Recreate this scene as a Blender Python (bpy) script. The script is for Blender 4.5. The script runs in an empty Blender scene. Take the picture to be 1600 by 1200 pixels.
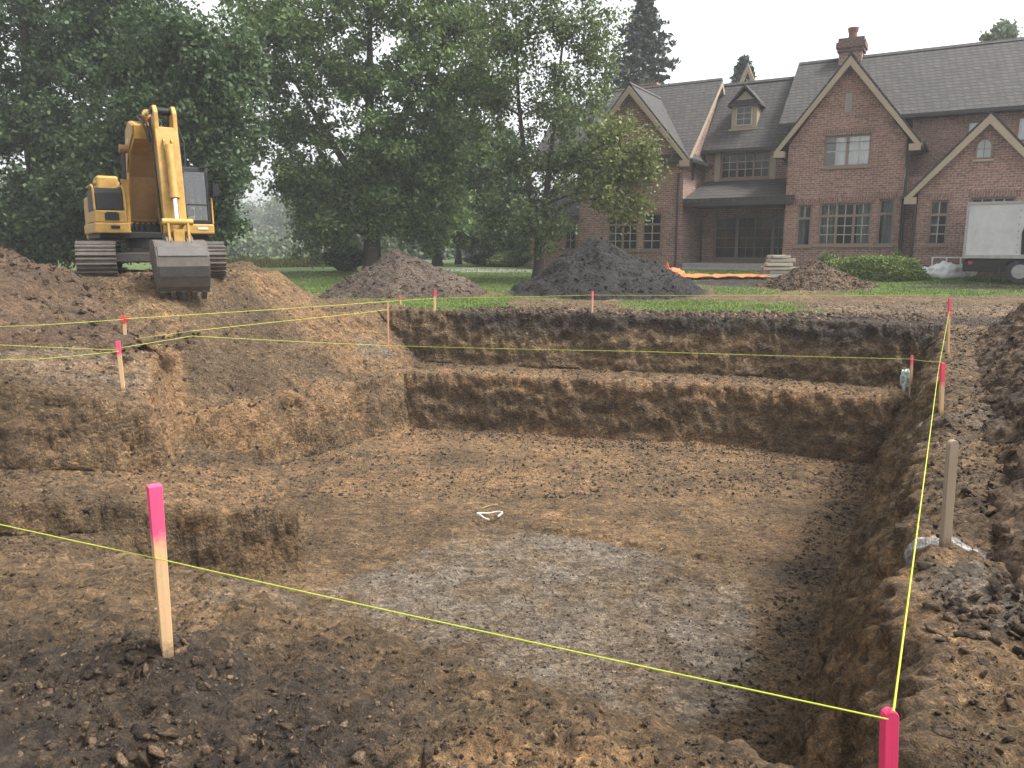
import bpy, bmesh, math, random
import numpy as np
from mathutils import Vector, Matrix

# ------------------------------------------------------------------ camera, sky, sun, exposure
scene = bpy.context.scene
COL = scene.collection
R = math.radians
EYE = 1.65
cam_data = bpy.data.cameras.new("camera")
cam = bpy.data.objects.new("camera", cam_data)
COL.objects.link(cam)
cam_data.sensor_width = 36.0
cam_data.lens = 27.0
cam_data.clip_start = 0.05
cam_data.clip_end = 2000.0
cam.location = (0, 0, EYE)
cam.rotation_euler = (R(80.0), 0, 0)
scene.camera = cam

SUN_EL, SUN_AZ = R(57), R(98)        # bright overcast: broad soft light from high up on the right
world = bpy.data.worlds.new("World")
scene.world = world
world.use_nodes = True
wn, wl = world.node_tree.nodes, world.node_tree.links
bg = wn["Background"]
sky = wn.new("ShaderNodeTexSky")
sky.sky_type = 'NISHITA'
sky.sun_disc = False
sky.sun_elevation = SUN_EL
sky.sun_rotation = SUN_AZ
sky.air_density = 1.0
sky.dust_density = 4.0
sky.ozone_density = 1.0
hs = wn.new("ShaderNodeHueSaturation")
hs.inputs["Saturation"].default_value = 0.12
wl.new(sky.outputs[0], hs.inputs["Color"])
wl.new(hs.outputs[0], bg.inputs["Color"])
bg.inputs["Strength"].default_value = 0.105
sun_d = bpy.data.lights.new("sun", 'SUN')
sun_d.energy = 1.5
sun_d.angle = R(14)
sun_d.color = (1.0, 0.97, 0.93)
sun = bpy.data.objects.new("sun", sun_d)
COL.objects.link(sun)
sun.rotation_euler = (R(90) - SUN_EL, 0, R(180) - SUN_AZ)
vs = scene.view_settings
vs.view_transform = 'Standard'
vs.look = 'None'
vs.exposure = 1.84
vs.gamma = 1.0
scene.cycles.max_bounces = 6
scene.cycles.diffuse_bounces = 3
scene.cycles.glossy_bounces = 2
scene.cycles.transparent_max_bounces = 8
scene.cycles.transmission_bounces = 3
scene.cycles.volume_bounces = 0

rng = np.random.default_rng(7)
random.seed(7)

# ------------------------------------------------------------------ helpers
def tag(o, label=None, cat=None, group=None, kind=None):
    if label: o["label"] = label
    if cat: o["category"] = cat
    if group: o["group"] = group
    if kind: o["kind"] = kind
    return o

def empty(name, loc=(0, 0, 0), rz=0.0):
    o = bpy.data.objects.new(name, None)
    o.empty_display_size = 0.2
    COL.objects.link(o)
    o.location = loc
    o.rotation_euler = (0, 0, rz)
    return o

def mesh_np(name, verts, faces, mat, parent=None, smooth=False, attrs=None, mats=None, midx=None):
    """verts (n,3); faces (m,k) array, or list of arrays of differing k"""
    me = bpy.data.meshes.new(name)
    verts = np.asarray(verts, np.float32)
    fl = faces if isinstance(faces, list) else [faces]
    fl = [np.asarray(f, np.int32) for f in fl if len(f)]
    tot = sum(f.size for f in fl)
    nf = sum(len(f) for f in fl)
    me.vertices.add(len(verts))
    me.vertices.foreach_set("co", verts.ravel())
    me.loops.add(tot)
    me.polygons.add(nf)
    me.loops.foreach_set("vertex_index", np.concatenate([f.ravel() for f in fl]))
    st, s = [], 0
    for f in fl:
        st.append(s + np.arange(len(f)) * f.shape[1]); s += f.size
    me.polygons.foreach_set("loop_start", np.concatenate(st).astype(np.int32))
    if smooth:
        me.polygons.foreach_set("use_smooth", np.ones(nf, bool))
    for m in (mats or [mat]):
        me.materials.append(m)
    if midx is not None:
        me.polygons.foreach_set("material_index", np.asarray(midx, np.int32))
    if attrs:
        for k, v in attrs.items():
            a = me.attributes.new(k, 'FLOAT', 'POINT')
            a.data.foreach_set("value", np.asarray(v, np.float32))
    me.update(calc_edges=True)
    me.validate()
    o = bpy.data.objects.new(name, me)
    COL.objects.link(o)
    if parent: o.parent = parent
    return o

class MB:
    """collects boxes, prisms, tubes and quads and links them as one mesh object"""
    def __init__(s): s.v = []; s.f = []
    def poly(s, pts):
        i = len(s.v); s.v += [tuple(p) for p in pts]; s.f.append(list(range(i, i + len(pts)))); return s
    def hexa(s, p):      # 8 points: bottom 4 (ccw from above) then top 4
        i = len(s.v); s.v += [tuple(q) for q in p]
        for f in ((3,2,1,0),(4,5,6,7),(0,1,5,4),(1,2,6,5),(2,3,7,6),(3,0,4,7)):
            s.f.append([i + k for k in f])
        return s
    def box(s, x0, x1, y0, y1, z0, z1):
        return s.hexa([(x0,y0,z0),(x1,y0,z0),(x1,y1,z0),(x0,y1,z0),(x0,y0,z1),(x1,y0,z1),(x1,y1,z1),(x0,y1,z1)])
    def prism(s, pts, axis, a, b):
        """extrude a 2D outline along an axis from a to b; pts are the two other coordinates in xyz order"""
        def P(q, t):
            q = list(q); q.insert({'x':0,'y':1,'z':2}[axis], t); return tuple(q)
        i = len(s.v); n = len(pts)
        s.v += [P(q, a) for q in pts] + [P(q, b) for q in pts]
        s.f.append([i + k for k in range(n)][::-1]); s.f.append([i + n + k for k in range(n)])
        for k in range(n):
            k2 = (k + 1) % n
            s.f.append([i + k, i + k2, i + n + k2, i + n + k])
        return s
    def tube(s, p, q, r0, r1=None, n=12, caps=True):
        r1 = r0 if r1 is None else r1
        p, q = Vector(p), Vector(q)
        d = (q - p)
        if d.length < 1e-6: return s
        d.normalize()
        a = d.orthogonal().normalized(); b = d.cross(a)
        i = len(s.v)
        for c, r in ((p, r0), (q, r1)):
            for k in range(n):
                t = 2 * math.pi * k / n
                s.v.append(tuple(c + a * (r * math.cos(t)) + b * (r * math.sin(t))))
        for k in range(n):
            k2 = (k + 1) % n
            s.f.append([i + k, i + k2, i + n + k2, i + n + k])
        if caps:
            s.f.append([i + k for k in range(n)][::-1]); s.f.append([i + n + k for k in range(n)])
        return s
    def path(s, pts, r, n=8):
        for a, b in zip(pts[:-1], pts[1:]): s.tube(a, b, r, r, n)
        return s
    def build(s, name, mat, parent=None, bevel=0.0, smooth=False, loc=None):
        me = bpy.data.meshes.new(name)
        me.from_pydata(s.v, [], s.f)
        bm = bmesh.new(); bm.from_mesh(me)
        bmesh.ops.recalc_face_normals(bm, faces=bm.faces)
        bm.to_mesh(me); bm.free()
        me.materials.append(mat)
        if smooth:
            for p in me.polygons: p.use_smooth = True
        o = bpy.data.objects.new(name, me)
        COL.objects.link(o)
        if parent: o.parent = parent
        if loc: o.location = loc
        if bevel:
            m = o.modifiers.new("bevel", 'BEVEL'); m.width = bevel; m.segments = 2
            m.limit_method = 'ANGLE'; m.angle_limit = R(40)
        return o

# --- numpy gradient noise
_P = np.random.default_rng(11).permutation(256).astype(np.int32)
_P = np.concatenate([_P, _P, _P])
_G = np.random.default_rng(12).normal(size=(256, 3)); _G /= np.linalg.norm(_G, axis=1)[:, None]
def pn(x, y, z):
    x = np.asarray(x, float); y = np.asarray(y, float); z = np.asarray(z, float) + np.zeros_like(x)
    xi, yi, zi = np.floor(x).astype(int), np.floor(y).astype(int), np.floor(z).astype(int)
    xf, yf, zf = x - xi, y - yi, z - zi
    xi &= 255; yi &= 255; zi &= 255
    u, v, w = [t * t * t * (t * (t * 6 - 15) + 10) for t in (xf, yf, zf)]
    out = 0
    for dx in (0, 1):
        for dy in (0, 1):
            for dz in (0, 1):
                g = _G[_P[_P[_P[xi + dx] + yi + dy] + zi + dz]]
                d = g[..., 0] * (xf - dx) + g[..., 1] * (yf - dy) + g[..., 2] * (zf - dz)
                out = out + d * (u if dx else 1 - u) * (v if dy else 1 - v) * (w if dz else 1 - w)
    return out * 1.5
def fbm(x, y, z=0.0, o=4, gain=0.5):
    s, a, f = 0, 1.0, 1.0
    for i in range(o):
        s = s + a * pn(x * f + 17.3 * i, y * f - 9.1 * i, z * f + 3.7 * i); a *= gain; f *= 2.03
    return s
def ridged(x, y, z=0.0, o=3):
    s, a, f = 0, 1.0, 1.0
    for i in range(o):
        s = s + a * (1 - 2 * np.abs(pn(x * f + 5.2 * i, y * f + 1.7 * i, z * f))); a *= 0.5; f *= 2.1
    return s
def worley(x, y, z):
    """distance to the nearest cell point, and the cell's random value"""
    xi, yi, zi = np.floor(x).astype(int), np.floor(y).astype(int), np.floor(z).astype(int)
    best = np.full(x.shape, 9.0); rid = np.zeros(x.shape)
    for dx in (-1, 0, 1):
        for dy in (-1, 0, 1):
            for dz in (-1, 0, 1):
                h = _P[_P[_P[(xi + dx) & 255] + ((yi + dy) & 255)] + ((zi + dz) & 255)]
                g = _G[h]
                d = (dx + .5 + .45 * g[..., 0] - (x - xi)) ** 2 + (dy + .5 + .45 * g[..., 1] - (y - yi)) ** 2 + (dz + .5 + .45 * g[..., 2] - (z - zi)) ** 2
                m = d < best
                best = np.where(m, d, best); rid = np.where(m, h / 255.0, rid)
    return np.sqrt(best), rid
def sstep(a, b, x):
    t = np.clip((x - a) / (b - a), 0, 1); return t * t * (3 - 2 * t)
def smax(a, b, k):
    h = np.clip(0.5 + 0.5 * (a - b) / k, 0, 1); return b + (a - b) * h + k * h * (1 - h)
def smin(a, b, k): return -smax(-a, -b, k)

# --- material helpers
def new_mat(name):
    m = bpy.data.materials.new(name); m.use_nodes = True
    nt = m.node_tree
    return m, nt, nt.nodes, nt.links, nt.nodes["Principled BSDF"]
def N(nt, kind, **kw):
    n = nt.nodes.new(kind)
    for k, v in kw.items():
        if k in n.inputs: n.inputs[k].default_value = v
        else: setattr(n, k, v)
    return n
def mixc(nt, fac, a, b, blend='MIX'):
    n = nt.nodes.new("ShaderNodeMix"); n.data_type = 'RGBA'; n.blend_type = blend
    for i, v in ((0, fac), (6, a), (7, b)):
        if isinstance(v, (int, float)): n.inputs[i].default_value = v
        elif isinstance(v, (tuple, list)): n.inputs[i].default_value = (*v[:3], 1)
        else: nt.links.new(v, n.inputs[i])
    return n.outputs[2]
def ramp(nt, src, stops):
    n = nt.nodes.new("ShaderNodeValToRGB")
    el = n.color_ramp.elements
    while len(el) < len(stops): el.new(0.5)
    for e, (p, c) in zip(el, stops):
        e.position = p; e.color = (*c, 1) if len(c) == 3 else c
    nt.links.new(src, n.inputs[0]); return n.outputs[0]
def math_n(nt, op, a, b=0.0, clamp=False):
    n = nt.nodes.new("ShaderNodeMath"); n.operation = op; n.use_clamp = clamp
    for i, v in ((0, a), (1, b)):
        if isinstance(v, (int, float)): n.inputs[i].default_value = v
        else: nt.links.new(v, n.inputs[i])
    return n.outputs[0]
def noise(nt, vec, scale, detail=4, rough=0.6, dist=0.0):
    n = N(nt, "ShaderNodeTexNoise"); n.inputs["Scale"].default_value = scale
    n.inputs["Detail"].default_value = detail; n.inputs["Roughness"].default_value = rough
    n.inputs["Distortion"].default_value = dist
    if vec is not None: nt.links.new(vec, n.inputs["Vector"])
    return n.outputs[0]
def plain(name, col, rough=0.5, metal=0.0, var=0.12, scale=6.0, bump=0.0, bscale=40, spec=0.5):
    """a paint, wood or metal surface with uneven colour and wear"""
    m, nt, nd, lk, p = new_mat(name)
    tc = N(nt, "ShaderNodeTexCoord").outputs["Object"]
    a = noise(nt, tc, scale, 5, 0.65)
    c = mixc(nt, a, tuple(x * (1 - var * 1.6) for x in col), tuple(min(1, x * (1 + var)) for x in col))
    lk.new(c, p.inputs["Base Color"])
    p.inputs["Roughness"].default_value = rough; p.inputs["Metallic"].default_value = metal
    p.inputs["Specular IOR Level"].default_value = spec
    if bump:
        b = N(nt, "ShaderNodeBump"); b.inputs["Strength"].default_value = bump; b.inputs["Distance"].default_value = 0.01
        lk.new(noise(nt, tc, bscale, 3), b.inputs["Height"]); lk.new(b.outputs[0], p.inputs["Normal"])
    return m

# ------------------------------------------------------------------ soil material
DARK, BROWN, ORANGE, GREY = (0.032, 0.026, 0.021), (0.124, 0.082, 0.043), (0.205, 0.124, 0.060), (0.158, 0.132, 0.103)
def soil_mat(name, base=BROWN, use_attr=False, tint=None, bump=1.0, fleck=1.0, vary=False):
    m, nt, nd, lk, p = new_mat(name)
    tc = N(nt, "ShaderNodeTexCoord").outputs["Object"]
    big = noise(nt, tc, 0.8, 5, 0.6, 0.4)
    mid = noise(nt, tc, 5.0, 6, 0.7, 0.6)
    fine = noise(nt, tc, 34.0, 5, 0.75, 0.3)
    xf = noise(nt, tc, 95.0, 4, 0.8, 0.2)
    vo = N(nt, "ShaderNodeTexVoronoi"); vo.inputs["Scale"].default_value = 16.0; vo.inputs["Randomness"].default_value = 1.0
    wv = N(nt, "ShaderNodeVectorMath"); wv.operation = 'ADD'
    nz = N(nt, "ShaderNodeTexNoise"); nz.inputs["Scale"].default_value = 9.0; nz.inputs["Detail"].default_value = 3
    lk.new(tc, nz.inputs["Vector"])
    sc = N(nt, "ShaderNodeVectorMath"); sc.operation = 'SCALE'; sc.inputs["Scale"].default_value = 0.12
    lk.new(nz.outputs["Color"], sc.inputs[0]); lk.new(tc, wv.inputs[0]); lk.new(sc.outputs[0], wv.inputs[1])
    lk.new(wv.outputs[0], vo.inputs["Vector"])
    lo = tuple(x * 0.62 for x in base); hi = tuple(min(1, x * 1.55) for x in base)
    col = ramp(nt, big, [(0.30, lo), (0.52, base), (0.72, hi)])
    if use_attr:
        def at(k): 
            n = N(nt, "ShaderNodeAttribute"); n.attribute_name = k; return n.outputs["Fac"]
        def edge(k, w=0.55):     # ragged border for a patch
            a = math_n(nt, 'ADD', at(k), math_n(nt, 'MULTIPLY', math_n(nt, 'SUBTRACT', mid, 0.5), w))
            n = N(nt, "ShaderNodeMapRange"); n.inputs[1].default_value = 0.25; n.inputs[2].default_value = 0.75
            lk.new(a, n.inputs[0]); return n.outputs[0]
        col = mixc(nt, edge("orange", 0.8), col, ORANGE)
        col = mixc(nt, edge("dark", 0.8), col, DARK)
        grey_f = edge("grey", 1.1)
        col = mixc(nt, grey_f, col, GREY)
        g = edge("grass", 0.7)
        gcol = ramp(nt, noise(nt, tc, 3.0, 5, 0.7), [(0.3, (0.045, 0.075, 0.016)), (0.55, (0.09, 0.135, 0.03)), (0.75, (0.15, 0.19, 0.05))])
        col = mixc(nt, g, col, gcol)
        pl_ = edge("pale", 1.2)
        col = mixc(nt, pl_, col, (0.36, 0.35, 0.335))
        rd = edge("road", 0.1)
        col = mixc(nt, rd, col, (0.30, 0.30, 0.30))
    if use_attr:     # drag marks of the bucket and of boots, running across the dig
        mq = N(nt, "ShaderNodeMapping"); mq.inputs["Rotation"].default_value = (0, 0, 0.25); mq.inputs["Scale"].default_value = (4.0, 17.0, 17.0)
        lk.new(wv.outputs[0], mq.inputs[0])
        stn = noise(nt, mq.outputs[0], 1.0, 5, 0.75, 0.8)
        col = mixc(nt, 0.85, col, ramp(nt, stn, [(0.32, (0.52, 0.51, 0.50)), (0.5, (1, 1, 1)), (0.68, (1.5, 1.47, 1.42))]), 'MULTIPLY')
    f1 = ramp(nt, fine, [(0.30, (0.45, 0.44, 0.43)), (0.5, (1, 1, 1)), (0.72, (1.75, 1.7, 1.62))])
    col = mixc(nt, 0.75 * fleck, col, f1, 'MULTIPLY')
    f2 = ramp(nt, mid, [(0.30, (0.52, 0.51, 0.50)), (0.5, (1, 1, 1)), (0.70, (1.45, 1.42, 1.38))])
    col = mixc(nt, 0.8 * fleck, col, f2, 'MULTIPLY')
    f3 = ramp(nt, xf, [(0.34, (0.45, 0.445, 0.44)), (0.5, (1, 1, 1)), (0.66, (1.7, 1.66, 1.6))])
    col = mixc(nt, 0.7 * fleck, col, f3, 'MULTIPLY')
    # broken chips: every crumb has its own tone
    for scl, amt in ((13.0, 0.55), (31.0, 0.7)):
        ch = N(nt, "ShaderNodeTexVoronoi"); ch.inputs["Scale"].default_value = scl
        mp_ = N(nt, "ShaderNodeMapping"); mp_.inputs["Scale"].default_value = (0.75, 1.0, 1.5); mp_.inputs["Rotation"].default_value = (0.2, 0.1, 0.5)
        lk.new(wv.outputs[0], mp_.inputs[0]); lk.new(mp_.outputs[0], ch.inputs["Vector"])
        se = N(nt, "ShaderNodeSeparateColor"); lk.new(ch.outputs["Color"], se.inputs[0])
        col = mixc(nt, amt * fleck, col, ramp(nt, se.outputs[0], [(0.0, (0.56, 0.555, 0.55)), (0.5, (1.0, 1.0, 1.0)), (1.0, (1.5, 1.46, 1.42))]), 'MULTIPLY')
    # scattered pale stones and roots
    st = N(nt, "ShaderNodeTexVoronoi"); st.inputs["Scale"].default_value = 23.0
    lk.new(wv.outputs[0], st.inputs["Vector"])
    sf = ramp(nt, st.outputs["Distance"], [(0.10, (1, 1, 1)), (0.17, (0, 0, 0))])
    sel = N(nt, "ShaderNodeSeparateColor"); lk.new(st.outputs["Color"], sel.inputs[0])
    sm = math_n(nt, 'MULTIPLY', math_n(nt, 'GREATER_THAN', sel.outputs[0], 0.86), sf)
    col = mixc(nt, math_n(nt, 'MULTIPLY', sm, 0.55), col, (0.30, 0.25, 0.19))
    if vary:     # every crumb broken from a different layer
        va = N(nt, "ShaderNodeAttribute"); va.attribute_name = "v"
        col = mixc(nt, 1.0, col, ramp(nt, va.outputs["Fac"], [(0.0, (0.40, 0.38, 0.37)), (0.6, (1.05, 1.0, 0.95)), (1.0, (2.1, 2.0, 1.85))]), 'MULTIPLY')
    if tint: col = mixc(nt, 1.0, col, tint, 'MULTIPLY')
    lk.new(col, p.inputs["Base Color"])
    rr = N(nt, "ShaderNodeMapRange"); rr.inputs[1].default_value = 0.35; rr.inputs[2].default_value = 0.7
    rr.inputs[3].default_value = 0.62; rr.inputs[4].default_value = 0.95
    lk.new(noise(nt, tc, 2.3, 4), rr.inputs[0]); lk.new(rr.outputs[0], p.inputs["Roughness"])
    p.inputs["Specular IOR Level"].default_value = 0.3
    h = math_n(nt, 'ADD', math_n(nt, 'MULTIPLY', mid, 1.3), math_n(nt, 'MULTIPLY', fine, 0.55))
    h = math_n(nt, 'ADD', h, math_n(nt, 'MULTIPLY', vo.outputs["Distance"], -0.55))
    h = math_n(nt, 'ADD', h, math_n(nt, 'MULTIPLY', xf, 0.25))
    b = N(nt, "ShaderNodeBump"); b.inputs["Strength"].default_value = 0.9 * bump; b.inputs["Distance"].default_value = 0.10
    lk.new(h, b.inputs["Height"]); lk.new(b.outputs[0], p.inputs["Normal"])
    return m
M_ground = soil_mat("ground_soil", BROWN, True)
M_brownpile = soil_mat("pile_brown", (0.094, 0.061, 0.037))
M_greypile = soil_mat("pile_greybrown", (0.082, 0.061, 0.045))
M_blackpile = soil_mat("pile_topsoil", (0.017, 0.0155, 0.0145))
M_clod = soil_mat("clod_soil", (0.100, 0.072, 0.048), vary=True)
M_clodd = soil_mat("clod_dark", (0.04, 0.033, 0.027))

# ------------------------------------------------------------------ terrain
D1 = np.array([0.489, 0.8723]); D2 = np.array([0.968, -0.2509])
R0 = np.array([3.33, 6.48])
_inv = np.linalg.inv(np.array([D1, D2]).T)
def to_ab(X, Y):
    x, y = X - R0[0], Y - R0[1]
    return _inv[0, 0] * x + _inv[0, 1] * y, _inv[1, 0] * x + _inv[1, 1] * y
def to_xy(a, b): return R0[0] + a * D1[0] + b * D2[0], R0[1] + a * D1[1] + b * D2[1]
FLOOR = -2.7
def block(X, Y, top, edges):
    """edges: (px,py, nx,ny, slope): material lies on the side away from n; outside it falls at 'slope'"""
    z = top + np.zeros_like(X)
    for px, py, nx, ny, s in edges:
        l = math.hypot(nx, ny)
        d = ((X - px) * nx + (Y - py) * ny) / l
        z = np.minimum(z, top - s * np.maximum(0, d))
    return z
def edge2(p, q, s):
    """edge through p->q with the outside on the right hand"""
    dx, dy = q[0] - p[0], q[1] - p[1]
    return (p[0], p[1], dy, -dx, s)
def surround(X, Y):
    """the undug land: gentle rise to the house and to the far lawn"""
    d = Y * 0.94 + X * 0.34
    z = 0.62 * sstep(25.0, 38.0, d) + 0.25 * sstep(40, 120, d)
    return z + 0.06 * fbm(X * 0.15, Y * 0.15, 3.0, 3)
def height(X, Y):
    a, b = to_ab(X, Y)
    wob = 0.13 * fbm(X * 0.55, Y * 0.55, 1.0, 4)
    wob2 = 0.10 * fbm(X * 1.3, Y * 1.3, 7.0, 3)
    floor = FLOOR + 0.05 * fbm(X * 0.5, Y * 0.5, 0.3, 4) - 0.12 * sstep(0.6, 0.0, np.abs(b + 1.35)) * sstep(-4, 3, a)
    base = surround(X, Y)
    # the mound the machine stands on
    e1 = np.hypot((X + 8.9) / 1.0, (Y - 19.4) / 1.1)
    m1 = np.minimum(1.02 - 1.0 * np.maximum(0, e1 - 2.85), 1.02)
    e2 = np.hypot((X + 8.0), (Y - 22.8))
    m2 = 1.45 - 0.58 * np.sqrt(e2 * e2 + 0.15)
    base = smax(base, np.maximum(m1, m2) + 0.08 * fbm(X * 0.7, Y * 0.7, 5.0, 3), 0.15)
    # right bank
    br = b + 0.62 + wob * 0.8 + wob2 * 0.5
    z = smin(base, FLOOR + np.maximum(0, br) * 3.0, 0.35)
    rt = np.minimum(base - 0.0 , z)
    rt = np.where(b > -3.0, rt, -50)
    # far bank: two lifts with a bench
    fa = a + wob * 0.6 + wob2 * 0.4 - 0.75 * sstep(-0.3, -4.0, b)
    lo = np.minimum(-1.38 + 0.06 * wob + 0.03 * (fa - 10.1), FLOOR + np.maximum(0, fa - 9.75) * 4.0)
    up = np.minimum(base, -1.38 + np.maximum(0, fa - 11.28 + 0.02 * (b + 6)) * 3.4)
    fz = np.where(fa > 11.2 - 0.02 * (b + 6), np.maximum(lo, up), lo)
    # left lift with a ledge, then the ramp up towards the machine
    bl = -(b + 11.35 + 0.055 * (11.0 - a)) + wob * 1.2 + wob2
    led = np.minimum(-1.38 + 0.05 * wob + 0.0, FLOOR + np.maximum(0, bl) * 4.2)
    ram = smin(base + 0.0, -1.46 + np.maximum(0, bl - 0.62) * 0.84, 0.12)
    lz = np.where(a > -1.0, np.maximum(led, np.where(bl > 0.5, ram, -50)), -50)
    z = np.maximum(np.maximum(rt, fz), np.maximum(lz, floor))
    # lower bench in front of the ramp
    Xw, Yw = X + wob * 0.55, Y + wob2 * 0.5
    topb = np.clip(-1.90 + 0.13 * np.maximum(0, -(X + 3.1)) + 0.09 * np.maximum(0, 10.5 - Y), -2.1, -0.9)
    lb = block(Xw, Yw, topb, [(-2.98, 9.9, 0.93, 0.36, 6.0), (-2.98, 9.95, 0.30, -0.95, 5.0), (-4.3, 12.2, 0.25, 0.97, 3.0)])
    # upper left block
    topu = np.clip(-0.05 - 0.30 * np.maximum(0, X + 7.6) , -0.75, 0.05)
    ub = block(Xw, Yw, topu, [(-5.55, 11.3, 0.926, 0.378, 2.4), (-6.1, 11.0, 0.38, -0.92, 2.9)])
    z = np.maximum(z, np.maximum(lb, ub))
    # near side where the photographer stands
    dn = (X * 0.52 + Y * 0.855) - 2.15 + wob * 0.6 + 0.45 * np.maximum(0, -X - 1.5)
    q = np.maximum(0, dn)
    kq = 0.5 + 1.0 * sstep(-2.2, -1.0, X)
    qs = 0.40 / kq
    near = 0.02 - np.where(q < qs, kq * q * q, kq * qs * qs + (q - qs) * (1.0 + 1.2 * sstep(-2.6, -1.0, X)))
    near = np.where(b < 1.0, near, -50)
    fill = -0.62 - 0.27 * np.maximum(0, Y - 4.4) - 1.5 * np.maximum(0, X + 4.9 + 0.5 * wob)
    z = smax(z, np.where((Y > 2.5) & (Y < 11), fill, -50), 0.15)
    z = smax(z, near, 0.12)
    return z

# ------------------------------------------------------------------ brick house
def brick_mat(name, c1, c2, mort, vert=False):
    m, nt, nd, lk, p = new_mat(name)
    tc = N(nt, "ShaderNodeTexCoord").outputs["Object"]
    sp = N(nt, "ShaderNodeSeparateXYZ"); lk.new(tc, sp.inputs[0])
    cb = N(nt, "ShaderNodeCombineXYZ")
    xy = math_n(nt, 'ADD', sp.outputs[0], sp.outputs[1])
    a, b = (sp.outputs[2], xy) if vert else (xy, sp.outputs[2])
    lk.new(a, cb.inputs[0]); lk.new(b, cb.inputs[1])
    br = N(nt, "ShaderNodeTexBrick"); br.inputs["Scale"].default_value = 1.0
    br.inputs["Brick Width"].default_value = 0.25; br.inputs["Row Height"].default_value = 0.092
    br.inputs["Mortar Size"].default_value = 0.010; br.inputs["Mortar Smooth"].default_value = 0.3
    br.inputs["Bias"].default_value = -0.1
    br.inputs["Color1"].default_value = (*c1, 1); br.inputs["Color2"].default_value = (*c2, 1); br.inputs["Mortar"].default_value = (*mort, 1)
    lk.new(cb.outputs[0], br.inputs["Vector"])
    var = noise(nt, cb.outputs[0], 9.0, 3, 0.8)
    c = mixc(nt, 0.75, br.outputs["Color"], ramp(nt, var, [(0.3, (0.42, 0.40, 0.39)), (0.5, (1, 1, 1)), (0.7, (1.75, 1.66, 1.55))]), 'MULTIPLY')
    st = noise(nt, tc, 0.9, 4, 0.6)
    c = mixc(nt, 0.6, c, ramp(nt, st, [(0.35, (0.72, 0.71, 0.72)), (0.6, (1.1, 1.1, 1.1))]), 'MULTIPLY')
    lk.new(c, p.inputs["Base Color"]); p.inputs["Roughness"].default_value = 0.9
    b = N(nt, "ShaderNodeBump"); b.inputs["Strength"].default_value = 0.8; b.inputs["Distance"].default_value = 0.012
    h = math_n(nt, 'ADD', math_n(nt, 'MULTIPLY', br.outputs["Fac"], -1.0), math_n(nt, 'MULTIPLY', var, 0.8))
    lk.new(h, b.inputs["Height"]); lk.new(b.outputs[0], p.inputs["Normal"])
    return m
def roof_mat(name, col):
    m, nt, nd, lk, p = new_mat(name)
    tc = N(nt, "ShaderNodeTexCoord").outputs["Object"]
    sp = N(nt, "ShaderNodeSeparateXYZ"); lk.new(tc, sp.inputs[0])
    cb = N(nt, "ShaderNodeCombineXYZ")
    lk.new(math_n(nt, 'ADD', sp.outputs[0], math_n(nt, 'MULTIPLY', sp.outputs[1], 1.0)), cb.inputs[0])
    wz = math_n(nt, 'ADD', sp.outputs[2], math_n(nt, 'MULTIPLY', math_n(nt, 'SUBTRACT', noise(nt, tc, 1.6, 3), 0.5), 0.06))
    lk.new(wz, cb.inputs[1])
    br = N(nt, "ShaderNodeTexBrick"); br.inputs["Scale"].default_value = 1.0
    br.inputs["Brick Width"].default_value = 0.30; br.inputs["Row Height"].default_value = 0.165
    br.inputs["Mortar Size"].default_value = 0.026; br.inputs["Mortar Smooth"].default_value = 0.6
    br.inputs["Color1"].default_value = (*col, 1); br.inputs["Color2"].default_value = (*[x * 1.7 for x in col], 1)
    br.inputs["Mortar"].default_value = (*[x * 0.12 for x in col], 1)
    lk.new(cb.outputs[0], br.inputs["Vector"])
    var = noise(nt, cb.outputs[0], 5.0, 4, 0.75)
    c = mixc(nt, 0.8, br.outputs["Color"], ramp(nt, var, [(0.3, (0.45, 0.45, 0.46)), (0.5, (1, 1, 1)), (0.72, (1.9, 1.82, 1.7))]), 'MULTIPLY')
    lk.new(c, p.inputs["Base Color"]); p.inputs["Roughness"].default_value = 0.8
    b = N(nt, "ShaderNodeBump"); b.inputs["Strength"].default_value = 0.9; b.inputs["Distance"].default_value = 0.03
    fr = math_n(nt, 'FRACT', math_n(nt, 'DIVIDE', wz, 0.165))
    h = math_n(nt, 'ADD', math_n(nt, 'MULTIPLY', fr, -0.9), math_n(nt, 'MULTIPLY', var, 0.6))
    lk.new(h, b.inputs["Height"]); lk.new(b.outputs[0], p.inputs["Normal"])
    return m
M_brick = brick_mat("brick", (0.29, 0.162, 0.126), (0.158, 0.093, 0.076), (0.36, 0.30, 0.25))
M_soldier = brick_mat("brick_soldier", (0.20, 0.11, 0.085), (0.135, 0.075, 0.058), (0.30, 0.24, 0.20), True)
M_roof = roof_mat("roof_shingle", (0.027, 0.0232, 0.0210))
M_trim = plain("trim_paint", (0.33, 0.27, 0.19), 0.6, 0, 0.12, 2.0)
M_frame = plain("window_wood", (0.20, 0.150, 0.110), 0.55, 0, 0.12, 3.0)
M_muntin = plain("muntin_wood", (0.42, 0.38, 0.31), 0.5, 0, 0.1, 3.0)
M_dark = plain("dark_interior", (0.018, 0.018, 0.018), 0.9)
M_curtain = plain("curtain_cloth", (0.42, 0.44, 0.42), 0.9, 0, 0.15, 8)
M_stone = plain("grey_stone", (0.26, 0.245, 0.22), 0.9, 0, 0.25, 5, 0.5, 20)
M_gutter = plain("gutter_metal", (0.035, 0.033, 0.032), 0.5, 0.2, 0.2, 4)
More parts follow.
